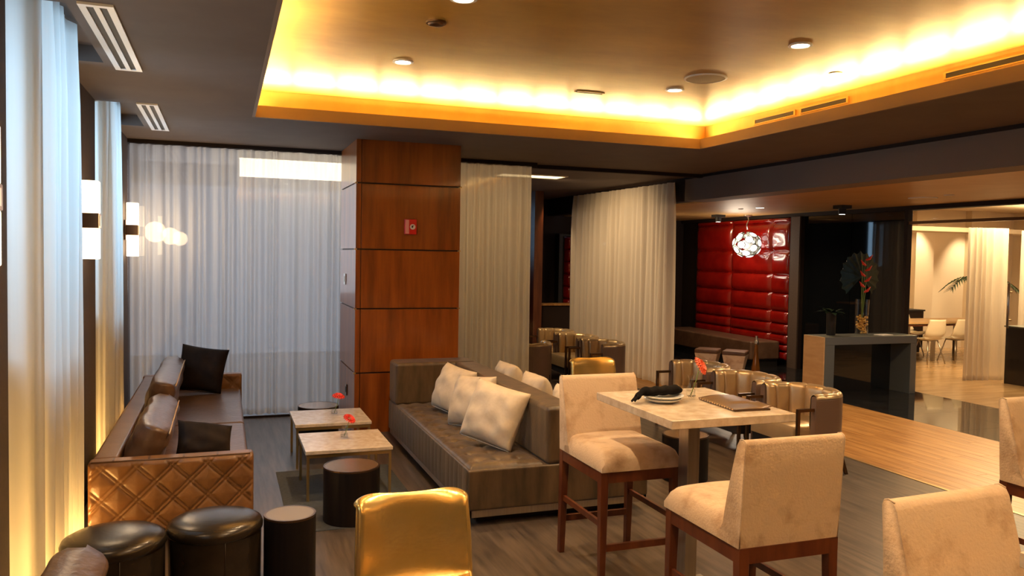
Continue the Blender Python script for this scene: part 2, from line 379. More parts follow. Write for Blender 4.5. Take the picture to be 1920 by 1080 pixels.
# glass fronts before the sheers
for k, (a, b) in enumerate(((-.94, 1.262), (2.362, 3.65))):
    w = bpy.data.objects.new('window_%d' % (k+4), None); link(w); w.location = ((a+b)/2, 9.26, 0); struct(w)
    h = (b-a)/2
    if k == 0:
        box('pane', -h, -.002, -.005, .005, .02, 2.96, M['glass'], w); box('pane', .002, h, -.005, .005, .02, 2.96, M['glass'], w)
    else: box('pane', -h, h, -.005, .005, .02, 2.96, M['glass'], w)
    boxes('window_frame', [(-h, h, -.012, .012, 0, .02), (-h, h, -.012, .012, 2.96, 3.0)], M['dark'], w)
# hall behind the left sheer
struct(box('wall_hall_divider', 2.3, 2.42, 9.6, 15.2, 0, 3.0, M['pier']))
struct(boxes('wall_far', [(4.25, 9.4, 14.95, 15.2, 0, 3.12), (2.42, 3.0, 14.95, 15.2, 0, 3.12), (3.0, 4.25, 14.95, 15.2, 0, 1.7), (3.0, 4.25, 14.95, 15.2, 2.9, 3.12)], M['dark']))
wf = bpy.data.objects.new('window_7', None); link(wf); wf.location = (3.625, 15.08, 0); struct(wf)
boxes('window_frame', [(-.625, .625, -.03, .03, 1.7, 1.75), (-.625, .625, -.03, .03, 2.85, 2.9), (-.625, -.58, -.03, .03, 1.75, 2.85), (.58, .625, -.03, .03, 1.75, 2.85), (-.02, .02, -.03, .03, 1.75, 2.85)], M['dark'], wf)
for q in (-1, 1): box('pane', min(q*.02, q*.58), max(q*.02, q*.58), -.004, .004, 1.75, 2.85, M['glass'], wf)

# ------------------------------------------------------------------ beam and lobby shell
struct(box('wall_beam', 6.14, 6.5, -3, 9.86, 2.66, 3.12, M['beam']))
struct(box('trim_4', 6.12, 6.145, -3, 9.86, 2.965, 3.0, M['dark']))
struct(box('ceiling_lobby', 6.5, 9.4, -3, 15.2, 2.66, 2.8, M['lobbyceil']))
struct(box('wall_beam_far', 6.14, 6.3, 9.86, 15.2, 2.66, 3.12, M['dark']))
struct(boxes('trim_5', [(9.22, 9.40, -3, 14.9, 2.60, 2.66)], M['dark']))
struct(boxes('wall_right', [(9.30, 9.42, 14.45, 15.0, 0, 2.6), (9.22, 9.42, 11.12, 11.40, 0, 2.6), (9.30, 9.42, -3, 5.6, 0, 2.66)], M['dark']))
struct(box('wall_right_brown_pier', 9.2, 9.3, 11.14, 11.36, 0, 2.6, M['pier']))

# red patent leather wall: each roll is a part
rw = bpy.data.objects.new('wall_red_upholstery', None); link(rw); rw.location = (9.29, 12.9, 0); struct(rw)
box('backing', 0, .12, -1.52, 1.56, 0, 2.6, M['slot'], rw)
zr = [.10, .25, .374, .545, .736, .956, 1.268, 1.599, 2.01, 2.523, 2.60]
def roll(y0, y1, z0, z1):
    def f(u, v):
        a, b = 2*u-1, 2*v-1
        return (-.02-.075*((1-abs(a)**8)*(1-abs(b)**3.2))**.6, y0+(y1-y0)*(1-u), z0+(z1-z0)*v)
    return sheet('leather_roll', 22, 12, f, M['red'], rw)
for a, b in zip(zr, zr[1:]):
    for c0, c1 in ((-1.0, .23), (.23, 1.44), (-1.485, -1.0)): roll(c0, c1, a, b)
# black glass wall with steel mullion
bg = bpy.data.objects.new('window_6', None); link(bg); bg.location = (9.3, 10.04, 0); struct(bg)
for a, b in ((-1.05, -.0), (.0, 1.08)): box('pane', -.01, .01, a+.004, b-.004, 0, 2.6, M['blackglass'], bg)
boxes('window_frame', [(-.02, .02, -1.09, -1.05, 0, 2.6)], M['dark'], bg)
struct(box('wall_behind_black_glass', 9.34, 9.42, 8.99, 11.12, 0, 2.6, M['slot']))
# doorway with glass transom, header and a glass leaf
dr = bpy.data.objects.new('door_1', None); link(dr); dr.location = (9.3, 8.0, 0); struct(dr)
box('header', -.03, .03, -1.6, .95, 2.40, 2.44, M['bronze'], dr)
box('transom_pane', -.004, .004, -1.6, .95, 2.44, 2.6, M['glass'], dr)
box('jamb', -.04, .04, .92, .98, 0, 2.6, M['dark'], dr)
leaf = box('door_leaf', -.005, .005, -1.6, -.66, .01, 2.40, M['glass'], dr)
hd = tube('handle', [(-.06, -.71, 1.05), (-.06, -.71, 1.62)], .014, M['steel'], dr)
for z in (1.15, 1.5): tube('handle_bracket', [(-.06, -.71, z), (0, -.71, z)], .01, M['brass'], dr)

# ------------------------------------------------------------------ private dining room beyond the doorway
struct(box('wall_private_far', 9.42, 17, 13.2, 13.4, 0, 3.0, M['plaster']))
pw = struct(box('wall_private_right', 16.8, 17, 4, 13.2, 0, 3.0, M['plaster']))
struct(box('ceiling_private', 9.42, 17, 4, 13.4, 3.0, 3.1, M['plaster']))
struct(box('wall_private_near', 12.3, 12.45, 4, 7.6, 0, 3.0, M['plaster']))
struct(boxes('trim_6', [(9.42, 16.8, 10.9, 11.0, 2.42, 2.50), (9.42, 16.8, 11.0, 11.5, 2.42, 2.45)], M['plaster']))
for x in (10.6, 12.2, 13.8, 15.4):
    area('private_cove_lamp', (x, 11.3, 2.5), (x, 11.0, 3.2), 1.2, 20, (1, .74, .42), .15)
for x in (11.2, 12.6, 13.8, 15.2): spot('wall_washer', (x, 12.5, 2.95), (x, 13.2, 1.3), 150, (1, .78, .48), 60, .8)
area('private_ceiling_lamp', (12, 9.2, 2.9), (12, 9.2, 0), 1.6, 170, (1, .70, .36), 1.6)
def fins(x): return box('pilaster', x-.25, x+.25, 13.05, 13.2, 0, 3.0, M['plaster'])
for k, x in enumerate((12.35, 14.05, 15.6)):
    f = fins(x); f.name = 'trim_%d' % (7+k); struct(f)

# ------------------------------------------------------------------ curtains
def curtain(name, label, path, z0, z1, pitch, amp, mt, group=None, head=0, flare=.25, seed=1, rows=9, cat='curtain', hm=None):
    rnd = random.Random(seed)
    P = [Vector((*p, 0)) for p in path]; L = [0]
    for a, b in zip(P, P[1:]): L.append(L[-1]+(b-a).length)
    T = L[-1]; npl = max(2, int(T/pitch)); ns = npl*8
    ph = [0]; 
    pv = 1
    for i in range(ns):
        if i % 10 == 0: pv = rnd.uniform(.45, 1.5)
        ph.append(ph[-1]+2*math.pi/8*pv)
    am_ = [amp*(.45+1.1*rnd.random()) for _ in range(npl+3)]; am = lambda i: am_[i//8]*(1-(i%8)/8)+am_[i//8+1]*((i%8)/8)
    c = P[0]
    root = thing(name, label, cat, (c.x, c.y, 0), 0, group)
    def at(s):
        for k in range(len(P)-1):
            if s <= L[k+1]+1e-9:
                t_ = (s-L[k])/(L[k+1]-L[k]); d = (P[k+1]-P[k]).normalized(); return P[k].lerp(P[k+1], t_), Vector((d.y, -d.x, 0))
    def fn(u, v, zz0, zz1, off=0):
        i = int(round(u*ns)); p, nn = at(T*u); z = zz0+(zz1-zz0)*v
        h = (z-z0)/(z1-z0); k = am(i)*(1+flare*(1-h))*(.35+.65*min(1, (1-h)*6+.25))
        q = p-c+nn*(k*math.sin(ph[i])+off)+nn*.012*math.sin(ph[i]*.37+3*h)
        return (q.x, q.y, z)
    sheet('cloth', ns, rows, lambda u, v: fn(u, v, z0, z1), mt, root)
    if head: sheet('heading', ns, 2, lambda u, v: fn(u, v, z1-head, z1, .004), hm or M['hem'], root)
    sheet('hem', ns, 1, lambda u, v: fn(u, v, z0, z0+.06, .003), mt, root)
    return root
g = 'sheers in the window bays'
curtain('sheer_curtain', 'tall bay sheer, blue daylit above and golden below, beside the two leather ottomans', [(-1.0, 4.34), (-.80, 4.34), (-.79, 5.18)], .01, 3.09, .10, .022, M['sheerbay'], g, 0, .3, 3, 14)
curtain('sheer_curtain', 'tall bay sheer between the two wall sconces behind the caramel sofa', [(-1.0, 7.06), (-.84, 7.06), (-.835, 7.72)], .01, 3.09, .10, .022, M['sheerbay'], g, 0, .3, 5, 14)
curtain('sheer_curtain', 'bay sheer in the window beside the lone tufted leather cushion', [(-1.0, 1.64), (-.80, 1.64), (-.79, 2.5)], .01, 3.09, .10, .022, M['sheerbay'], g, 0, .3, 6, 10)
curtain('sheer_curtain', 'wide white sheer behind glass between caramel sofa and wood column', [(-.93, 9.36), (1.75, 9.36)], .02, 2.965, .085, .030, M['sheer'], None, .0, .2, 8, 10)
curtain('sheer_curtain', 'ivory sheer hanging right against the wood column behind the grey sofa', [(2.20, 9.36), (3.62, 9.36)], .02, 2.965, .085, .026, M['sheerwarm'], None, .0, .2, 9, 10)
curtain('sheer_curtain', 'heavy ivory curtain with dark heading hanging under the brown beam', [(6.02, 9.95), (5.88, 13.1)], .02, 2.93, .15, .045, M['sheerwarm'], None, .30, .3, 11, 10)
g = 'curtains in the private dining room'
curtain('sheer_curtain', 'golden gathered curtain tied open beside the glass door handle', [(11.05, 9.45), (11.75, 9.30)], .0, 2.42, .10, .035, M['sheerwarm'], g, 0, .2, 12, 8)
curtain('sheer_curtain', 'narrow golden curtain against the black glass wall end', [(11.05, 10.95), (11.42, 10.95)], .0, 2.36, .09, .03, M['sheerwarm'], g, 0, .2, 13, 8)
curtain('sheer_curtain', 'pale curtain seen through the glass door leaf behind its handle', [(12.6, 9.75), (12.95, 9.25)], .0, 2.42, .10, .03, M['sheerwarm'], g, 0, .2, 14, 8)

# ------------------------------------------------------------------ wall sconces
def sconce(y, label):
    s = thing('wall_sconce', label, 'wall lamp', (-.94, y, 2.04), 0, 'sconces on the brown wall piers')
    box('back_plate', 0, .02, -.045, .045, -.10, .10, M['bronze'], s, .003, 1)
    box('band', .02, .135, -.06, .06, -.052, .052, M['bronze'], s, .004, 1)
    box('badge', .135, .139, -.018, .018, -.035, .035, M['steel'], s)
    for z0, z1 in ((.052, .275), (-.265, -.052)):
        box('shade', .025, .13, -.055, .055, z0, z1, M['shade'], s, .006, 2)
    l = bpy.data.lights.new('sconce_glow', 'POINT'); l.energy = 9; l.color = SOFT; l.shadow_soft_size = .12
    lo = bpy.data.objects.new('sconce_glow', l); link(lo); lo.location = (-.70, y, 2.04)
sconce(6.22, 'lit opal wall sconce between the two bay sheers')
sconce(8.95, 'lit opal wall sconce next to the wide white sheer')
sconce(3.55, 'lit opal wall sconce on the pier above the tufted leather cushion')

# ------------------------------------------------------------------ ceiling fittings
for k, (x, y) in enumerate(DOWN):
    dl = thing('downlight', ['recessed downlight in gold ceiling beside the dark dome detector', 'recessed downlight in gold ceiling above the marble coffee tables', 'recessed downlight in gold ceiling across from the slot vents', 'recessed downlight in gold ceiling beside the round speaker'][k] if k < 4 else 'recessed downlight in the gold ceiling over the entrance half of the lounge', 'ceiling light', (x, y, 3.262), 0, 'downlights in the gold ceiling')
    lathe('trim_ring', [(.075, 0), (.078, -.008), (.058, -.010), (.055, -.002)], M['white'], dl, 28, cap=False)
    lathe('lens', [(.056, -.004), (.03, -.006), (0, -.0065)], M['bulb'], dl, 24, cap=False)
sp = thing('ceiling_speaker', 'large round flush speaker grille in gold ceiling', 'speaker', (3.54, 5.43, 3.262))
lathe('rim', [(.165, 0), (.167, -.007), (.150, -.010)], M['white'], sp, 36, cap=False)
lathe('grille', [(.151, -.008), (.08, -.011), (0, -.012)], mat('speaker_mesh', (.42, .34, .22), .6), sp, 36, cap=False)
sd = thing('smoke_detector', 'small dark dome detector in gold ceiling between two downlights', 'detector', (1.215, 4.8, 3.262))
lathe('base', [(.062, 0), (.062, -.012)], M['bronze'], sd, 24); lathe('dome', [(.05, -.012), (.044, -.022), (0, -.030)], M['bronze'], sd, 24)
sk = thing('sprinkler_cap', 'tiny round sprinkler cover in gold ceiling near the slot vents', 'sprinkler', (4.32, 4.89, 3.262))
lathe('cover', [(.042, 0), (.042, -.006), (0, -.007)], M['white'], sk, 20); lathe('ring', [(.05, 0), (.05, -.003), (.043, -.003)], M['ceilgold'], sk, 20)
ah = thing('access_hatch', 'small dark rectangular slot in gold ceiling', 'vent', (2.95, 6.29, 3.262))
box('slot', -.12, .12, -.02, .02, -.006, 0, M['slot'], ah); boxes('frame', [(-.13, .13, -.03, -.02, -.008, 0), (-.13, .13, .02, .03, -.008, 0)], M['ceilgold'], ah)
for yc, lb in ((4.98, 'white linear air diffuser in taupe ceiling above the leather ottomans'), (7.70, 'white linear air diffuser in taupe ceiling above the caramel sofa'), (2.25, 'white linear air diffuser in taupe ceiling above the tufted leather cushion')):
    v = thing('air_diffuser', lb, 'vent', (-.568, yc, 3.0), 0, 'linear diffusers along the window side')
    boxes('frame', [(-.078, .078, -.73, -.695, -.012, 0), (-.078, .078, .695, .73, -.012, 0), (-.078, -.045, -.695, .695, -.012, 0), (.045, .078, -.695, .695, -.012, 0), (-.013, .013, -.695, .695, -.012, 0)], M['white'], v)
    for s in (-1, 1): box('slot', min(s*.013, s*.045), max(s*.013, s*.045), -.695, .695, -.004, 0, M['slot'], v)
# lobby ceiling fittings
for (x, y, r, nm, lb, ct) in ((7.80, 10.37, .06, 'downlight', 'small lobby downlight near the red wall pendant', 'ceiling light'), (7.76, 10.8, .035, 'sprinkler_cap', 'tiny disc in amber lobby ceiling beside a downlight', 'sprinkler'), (8.21, 7.69, .15, 'ceiling_speaker', 'large round speaker in amber lobby ceiling by the doorway', 'speaker'), (8.09, 7.2, .05, 'sprinkler_cap', 'small disc in amber lobby ceiling beside the round speaker', 'sprinkler')):
    q = thing(nm, lb, ct, (x, y, 2.66))
    lathe('rim', [(r*1.12, 0), (r*1.12, -.006), (r, -.009)], M['white'], q, 28, cap=False)
    lathe('face', [(r, -.008), (0, -.011)], M['bulb'] if nm == 'downlight' else M['plaster'], q, 28, cap=False)
spot('lobby_downlight_beam', (7.8, 10.37, 2.63), (7.8, 10.37, 0), 160, SOFT, 150, 1)
spot('lobby_downlight_beam', (7.0, 6.6, 2.64), (7.0, 6.6, 0), 260, SOFT, 150, 1)
spot('lobby_downlight_beam', (7.0, 4.0, 2.64), (7.0, 4.0, 0), 260, SOFT, 150, 1)
spot('lobby_downlight_beam', (7.2, 12.6, 2.64), (9.3, 12.9, 1.6), 60, SOFT, 90, .8)
for x, y, lb in ((8.5, 12.5, 'black track spotlight above the red upholstered wall'), (8.42, 9.3, 'black track spotlight above the reception counter')):
    q = thing('track_spotlight', lb, 'spotlight', (x, y, 2.66))
    box('mount', -.09, .09, -.09, .09, -.05, 0, M['slot'], q); lathe('can', [(.05, -.13), (.055, -.05)], M['slot'], q, 20)
    lathe('lens', [(.042, -.132), (0, -.134)], M['spotlens'], q, 16, cap=False)

# ------------------------------------------------------------------ pendant of discs
pl = thing('disc_pendant_lamp', 'globe pendant lamp of glowing white discs before red wall', 'pendant lamp', (8.95, 12.24, 2.125)); pl.scale = (1.1, 1.1, 1.0)
lathe('canopy', [(.07, .545), (.07, .52), (.02, .50)], M['steel'], pl, 20)
tube('hook', [(0, 0, .51), (.02, 0, .44), (-.015, 0, .36), (0, 0, .27)], .010, M['steel'], pl)
lathe('core', [(0, -.10), (.07, -.07), (.10, 0), (.07, .07), (0, .10)], M['white'], pl, 20, cap=False)
dm = None
for k in range(24):
    ph = math.acos(1-2*(k+.5)/24); th = k*2.399963
    d = Vector((math.sin(ph)*math.cos(th), math.sin(ph)*math.sin(th), math.cos(ph)))
    if not dm:
        a = lathe('disc', [(.028, -.03), (.066, -.012), (.070, .004), (.064, .012), (.060, .010)], M['gunmetal'], pl, 20, cap=False)
        b = lathe('lens', [(.061, .008), (.035, .018), (0, .021)], M['lens'], a, 20, cap=False); dm = (a.data, b.data)
    else:
        a = bpy.data.objects.new('disc', dm[0]); link(a, pl); b = bpy.data.objects.new('lens', dm[1]); link(b, a)
    a.location = d*.215; a.rotation_euler = d.to_track_quat('Z', 'Y').to_euler()
l = bpy.data.lights.new('pendant_glow', 'POINT'); l.energy = 40; l.color = (1, .85, .65); l.shadow_soft_size = .26
lo = bpy.data.objects.new('pendant_glow', l); link(lo); lo.location = (8.80, 12.24, 2.125)

# ------------------------------------------------------------------ fire alarm, switches
fa = thing('fire_alarm_pull', 'red fire alarm pull station on the wood column', 'fire alarm', (1.82, 8.178, 2.128))
box('body', -.062, .062, -.05, 0, -.078, .078, M['alarm'], fa, .006, 2)
box('label_strip', -.056, -.020, -.053, -.049, -.072, .072, mat('pale_red_strip', (.80, .36, .34), .4), fa, .001, 1)
d = lathe('pull_disc', [(.028, 0), (.028, .008), (0, .010)], M['white'], fa, 24); d.location = (.018, -.049, 0); d.rotation_euler = (R(90), 0, 0)
box('key_mark', .006, .020, -.0605, -.058, -.010, .012, M['slot'], fa); box('key_mark', .012, .030, -.0605, -.058, .006, .012, M['slot'], fa)
sw = thing('wall_switch', 'white switch plate on the side of the wood column', 'switch', (1.263, 8.9, 1.56))
box('plate', -.008, 0, -.06, .06, -.06, .06, M['white'], sw, .002, 1); box('toggle', -.016, -.008, -.02, .02, -.03, .03, M['white'], sw, .002, 1)
sw = thing('wall_outlet', 'dark outlet plate low on the side of the wood column', 'outlet', (1.263, 8.72, .37))
box('plate', -.008, 0, -.05, .05, -.06, .06, M['bronze'], sw, .002, 1); box('socket', -.011, -.008, -.02, .02, -.03, .03, M['slot'], sw)

# ------------------------------------------------------------------ caramel quilted sofa
def quilt_h(u, v, p=.205, edge=None):
    """relief of a double-stitched diamond quilt at metres u, v"""
    h = 0.0; a = ((u+v)/p) % 1; b = ((u-v)/p) % 1
    da = min(a, 1-a)*p*.707; db = min(b, 1-b)*p*.707
    def prof(d): return -.009*(math.exp(-((d-.011)/.004)**2)) + .003*math.exp(-(d/.006)**2) + .012*min(1, max(0, d-.014)/.05)**.6
    return min(prof(da), prof(db)) if min(da, db) < .02 else .012*min(1, max(0, min(da, db)-.014)/.05)**.6
def quilted(name, w, h, fn, mt, parent, res=.0075, p=.205):
    nu, nv = int(w/res), int(h/res)
    def f(a, b):
        u, v = a*w, b*h; e = min(1, min(u, w-u, v, h-v)/.012)
        return fn(u, v, .001+e*(.010+quilt_h(u-w/2, v, p)))
    return sheet(name, nu, nv, f, mt, parent)
sf = thing('leather_sofa', 'caramel quilted leather sofa with umber cushions along the window bays', 'sofa', (-.29, 7.20, 0))
x0, x1, y0, y1, HH = -.48, .48, -1.84, 1.84, .55
box('arm', x0, x1, y0+.012, y0+.13, .09, HH, M['leather'], sf, .02, 3)
box('arm', x0, x1, y1-.13, y1, .09, HH, M['leather'], sf, .02, 3)
box('back', x0+.012, x0+.16, y0+.13, y1-.13, .09, HH, M['leather'], sf, .02, 3)
quilted('quilted_panel', .95, .44, lambda u, v, d: (x0+.005+u, y0+.012-d, .10+v), M['leather'], sf)
quilted('quilted_panel', .80, .40, lambda u, v, d: (x0+.16+u, y1-.13-d, .14+v), M['leather'], sf, .01)
tube('piping', [(x0+.02, y0+.02, HH-.004), (x1-.02, y0+.02, HH-.004)], .005, M['leatherdk'], sf)
for k in range(5):
    box('stitch', x0+.14+k*.2-.006, x0+.14+k*.2+.006, y0+.03, y0+.10, HH-.001, HH+.0015, M['leatherdk'], sf)
box('base', x0+.16, x1-.03, y0+.13, y1-.13, .09, .26, M['leatherdk'], sf)
for a, b in ((y0+.135, -.10), (-.095, y1-.135)): box('seat_cushion', x0+.16, x1-.015, a, b, .26, .40, M['leatherdk'], sf, .03, 4)
for sx in (-1, 1):
    for sy in (-1, 1): taper('foot', (sx*.42, sy*1.76), (sx*.42, sy*1.76), .03, .025, .09, 0, M['slot'], sf)
def back_cushion(yc, ln, h, tilt, zc, seed, xo):
    c = pillow('back_cushion', ln, .23, h, M['leatherdk'], sf, 36, .007, seed, .012, 7, .27)
    c.location = (xo, yc, zc); c.rotation_euler = (tilt, 0, R(90))
    s = tube('piping', [(-ln*.47+ln*.94*i/14, -.088, h*.47+.004*math.sin(i*1.3)) for i in range(15)], .005, M['stitch'], c, 6)
    return c
back_cushion(.55, 1.75, .44, R(14), .575, 3, -.20)
back_cushion(-1.02, 1.30, .40, R(24), .525, 9, -.19)
pd = thing('throw_pillow', 'chocolate velvet pillow standing upright against the far sofa arm', 'pillow', (-.20, 8.66, .645), R(-10))
c = pillow('cover', .46, .17, .46, M['darkpillow'], pd, 18, .006, 4); c.rotation_euler = (R(-16), R(8), 0)
tube('zip_seam', [(-.2, -.0, -.225), (.2, .0, -.225)], .004, M['slot'], c)
pd = thing('throw_pillow', 'chocolate velvet pillow slumped behind the quilted sofa arm', 'pillow', (-.115, 5.80, .548), R(14))
c = pillow('cover', .37, .17, .27, M['darkpillow'], pd, 18, .006, 6); c.rotation_euler = (R(-35), R(12), 0)
tube('zip_seam', [(-.15, 0, -.13), (.15, 0, -.13)], .004, M['slot'], c)

# lone leather bench whose cushion corner shows
lb = thing('leather_bench', 'umber tufted leather cushion of a bench beside the leather ottomans', 'bench', (-.42, 2.36, 0))
box('base', -.32, .40, -1.1, 1.02, .10, .36, M['leatherdk'], lb, .02, 2)
box('back', -.32, -.20, -1.1, 1.02, .10, .52, M['leather'], lb, .02, 3)
c = pillow('back_cushion', 1.2, .23, .42, M['leatherdk'], lb, 36, .007, 21, .012, 7, .27); c.location = (-.13, .47, .50); c.rotation_euler = (R(16), 0, R(90))
for i in range(5):
    q = lathe('button', [(.012, 0), (.010, .006), (0, .008)], M['leatherdk'], c, 12); q.location = (-.48+i*.24, -.11, .02); q.rotation_euler = (R(90), 0, 0)
for sx in (-.3, .34):
    for sy in (-1, .92): taper('foot', (sx, sy), (sx, sy), .03, .025, .10, 0, M['slot'], lb)

# ------------------------------------------------------------------ grey velvet double sofa
gs = thing('velvet_sofa', 'long taupe velvet double-sided sofa with buttoned seat and cream pillows', 'sofa', (2.25, 6.49, 0))
X, Y0, Y1 = .69, -1.375, 1.38
def tuft(u, v, pu, pv):
    a, b = u/pu, v/pv; fa, fb = abs(a-round(a)), abs(b-round(b))
    dip = math.exp(-((fa*pu)**2+(fb*pv)**2)/.0012); line = math.exp(-(fb*pv/.010)**2)*.45+math.exp(-(fa*pu/.010)**2)*.35
    return -.022*dip-.008*line
for s in (-1, 1):
    yb = Y1-.33 if s == -1 else Y1
    xa, xb = (-X, -.12) if s == -1 else (.12, X)
    if s == -1: box('seat_base', -X, X, Y0, Y1, .11, .395, M['grey'], gs, .018, 3)
    W_, D_ = xb-xa-.03, yb-Y0-.03
    def f(a, b):
        u, v = a*W_, b*D_; e = min(1, min(u, W_-u, v, D_-v)/.05)**.5
        return (xa+.015+u, Y0+.015+v, .392+e*(.032+tuft(u-.09, v-.14, .155, .20)))
    sheet('buttoned_seat', 70, 220, f, M['grey'], gs)
    def bt(i, j): return (xa+.015+.09+i*.155, Y0+.015+.14+j*.20, .404)
    for i in range(4):
        for j in range(13 if s == 1 else 11):
            px = bt(i, j)
            if px[1] < yb-.05 and abs(px[0]) < X-.03 and abs(px[0]) > .13:
                q = lathe('button', [(.011, 0), (.009, .005), (0, .007)], M['grey'], gs, 10, loc=px) if (s, i, j) == (-1, 0, 0) else None
                if q: bme['but'] = (q.data, px)
                else:
                    q = bpy.data.objects.new('button', bme['but'][0]); link(q, gs); b0 = bme['but'][1]; q.location = (px[0]-b0[0], px[1]-b0[1], px[2]-b0[2])
# pleated front face
sheet('pleated_front', 300, 6, lambda a, b: (-X-.002-.006*abs(math.sin(a*math.pi*24))**.4*(1-abs(2*b-1)**6), Y0+.02+(Y1-Y0-.04)*(1-a), .12+b*.27), M['grey'], gs)
box('backrest', -.12, .12, Y0, Y1-.33, .39, .80, M['grey'], gs, .035, 4)
box('end_rest', -X, .12, Y1-.335, Y1, .39, .80, M['grey'], gs, .035, 4)
boxes('plinth_strip', [(-X+.01, X-.01, Y0+.01, Y0+.03, .065, .112), (-X+.01, -X+.03, Y0+.01, Y1-.01, .065, .112), (X-.03, X-.01, Y0+.01, Y1-.01, .065, .112), (-X+.01, X-.01, Y1-.03, Y1-.01, .065, .112)], M['steel'], gs)
box('plinth', -X+.10, X-.10, Y0+.12, Y1-.1, 0, .112, M['slot'], gs)
def cream_pillow(x, y, z, rz, tilt, lab, seed, s=.46, roll_=0, grp=None):
    p = thing('throw_pillow', lab, 'pillow', (x, y, z), rz, grp)
    c = pillow('cover', s, .24, s*.96, M['pillow'], p, 28, .008, seed, .05); c.rotation_euler = (tilt, roll_, 0)
    tube('seam', [(s*.46*math.sin(i*math.pi/6-math.pi/2), .0, -s*.475) for i in range(7)], .004, M['pillow'], c, 6)
    return p
cream_pillow(1.965, 6.93, .635, R(-68), R(-20), 'cream crushed velvet pillow beside the end rest of the taupe sofa', 31, .44, R(6))
cream_pillow(1.955, 6.34, .635, R(-64), R(-22), 'cream crushed velvet pillow in the middle of the row on the buttoned seat', 32, .45, R(-5))
cream_pillow(1.915, 5.63, .662, R(-52), R(-20), 'plump cream velvet pillow nearest the open end of the taupe sofa', 33, .47, R(10))
for y, sd_, w_ in ((7.0, 41, 'beside the end rest'), (6.3, 42, 'midway along the back'), (5.6, 43, 'towards the bar chair')):
    cream_pillow(2.525, y, .638, R(90), R(-8), 'cream pillow behind the taupe sofa back '+w_+', top showing', sd_, .44, 0, 'pillows behind the taupe sofa back')

# ------------------------------------------------------------------ marble coffee tables with flower vases
def gerbera(root, base, tip, mt, r=.045, tilt=(0, 0, 1)):
    b, t_ = Vector(base), Vector(tip)
    tube('stem', [b, b.lerp(t_, .5)+Vector((.008, 0, .004)), t_], .0025, M['stem'], root, 6)
    d = Vector(tilt).normalized(); q = d.to_track_quat('Z', 'Y'); bm = bmesh.new()
    for ring, (n_, rr, zz) in enumerate(((18, r, .016), (14, r*.75, .026))):
        for k in range(n_):
            a = 2*math.pi*(k+.5*ring)/n_; w = math.pi/n_*.8
            pts = [(.15*rr, a-w*.4, 0), (.75*rr, a-w, zz), (rr, a, zz*.3), (.75*rr, a+w, zz), (.15*rr, a+w*.4, 0)]
            bm.faces.new([bm.verts.new(t_+q @ Vector((p[0]*math.cos(p[1]), p[0]*math.sin(p[1]), p[2]))) for p in pts])
    f = finish('petals', bm, mt, root)
    s = f.modifiers.new('sol', 'SOLIDIFY'); s.thickness = .0015
    c = lathe('flower_centre', [(r*.28, 0), (r*.22, .010), (0, .013)], M['leatherdk'], root, 12); c.location = t_; c.rotation_euler = q.to_euler()
def flower_vase(loc, label, mt, h, tip, tilt, bulb=.028, r=.045):
    v = thing('flower_vase', label, 'vase', loc)
    lathe('glass_body', [(bulb*.9, .001), (bulb, .012), (bulb*.95, h*.35), (bulb*.42, h*.62), (bulb*.45, h*.85), (bulb*.8, h), (bulb*.72, h-.001), (bulb*.38, h*.84), (bulb*.36, h*.63), (bulb*.85, h*.34), (bulb*.9, .016), (0, .010)], M['glassv'], v, 24, cap=False)
    lathe('water', [(0, .012), (bulb*.83, .016), (bulb*.80, h*.33), (0, h*.33)], M['glassv'], v, 20, cap=False)
    gerbera(v, (0, 0, .02), tip, mt, r, tilt)
    return v
def coffee_table(x, y, label):
    t_ = thing('coffee_table', label, 'table', (x, y, 0), 0, None)
    box('marble_top', -.325, .325, -.315, .315, .352, .38, M['marble'], t_, .003, 1)
    boxes('apron', [(-.315, .315, -.305, -.285, .325, .352), (-.315, .315, .285, .305, .325, .352), (-.315, -.295, -.285, .285, .325, .352), (.295, .315, -.285, .285, .325, .352)], M['brass'], t_)
    for sx in (-1, 1):
        for sy in (-1, 1): box('leg', sx*.305-.010, sx*.305+.010, sy*.295-.010, sy*.295+.010, 0, .326, M['brass'], t_, .001, 1)
    return t_
coffee_table(.90, 6.31, 'cream marble coffee table with brass legs next to a black drum stool')
coffee_table(.905, 7.27, 'cream marble coffee table near the white sheer, drum stool behind it')
flower_vase((.905, 6.35, .38), 'small glass vase with red gerbera on the marble table beside the black drum stool', M['gerbera'], .10, (.035, -.02, .155), (.35, -.5, .8), .032, .055)
flower_vase((.95, 7.30, .38), 'small glass vase with red gerbera on the marble table near the white sheer', M['gerbera'], .10, (.035, -.01, .165), (.1, -.3, .95), .032, .06)
struct(box('floor_dark_patch', .42, 1.36, 5.35, 6.9, 0, .004, M['floorpatch']))  # thin dark blue-grey sheet on the floor around the coffee table

# ------------------------------------------------------------------ drum stools and ottomans
def drum(x, y, r, h, top, label, cat='stool', group=None, name='drum_stool'):
    s = thing(name, label, cat, (x, y, 0), 0, group)
    lathe('body', [(r*.985, 0), (r, .01), (r, h-.012)], M['black'], s, 48)
    lathe('rim', [(r, h-.012), (r+.002, h-.006), (r, h), (r-.012, h)], M['bronze'], s, 48, cap=False)
    lathe('top', [(r-.010, h-.012), (r-.010, h-.001), (0, h-.001)], top, s, 48)
    return s
drum(.845, 5.54, .193, .38, M['coppertop'], 'black drum stool with copper top tucked under the marble coffee table')
drum(.87, 7.85, .193, .375, M['coppertop'], 'black drum stool almost hidden behind the marble coffee table by the sheer')
drum(3.66, 5.77, .193, .38, M['coppertop'], 'black drum stool standing behind the steel post of the high table')
drum(.354, 4.54, .14, .40, M['greytop'], 'slim black drum table with flat grey top beside the ottomans', 'side table', None, 'drum_table')
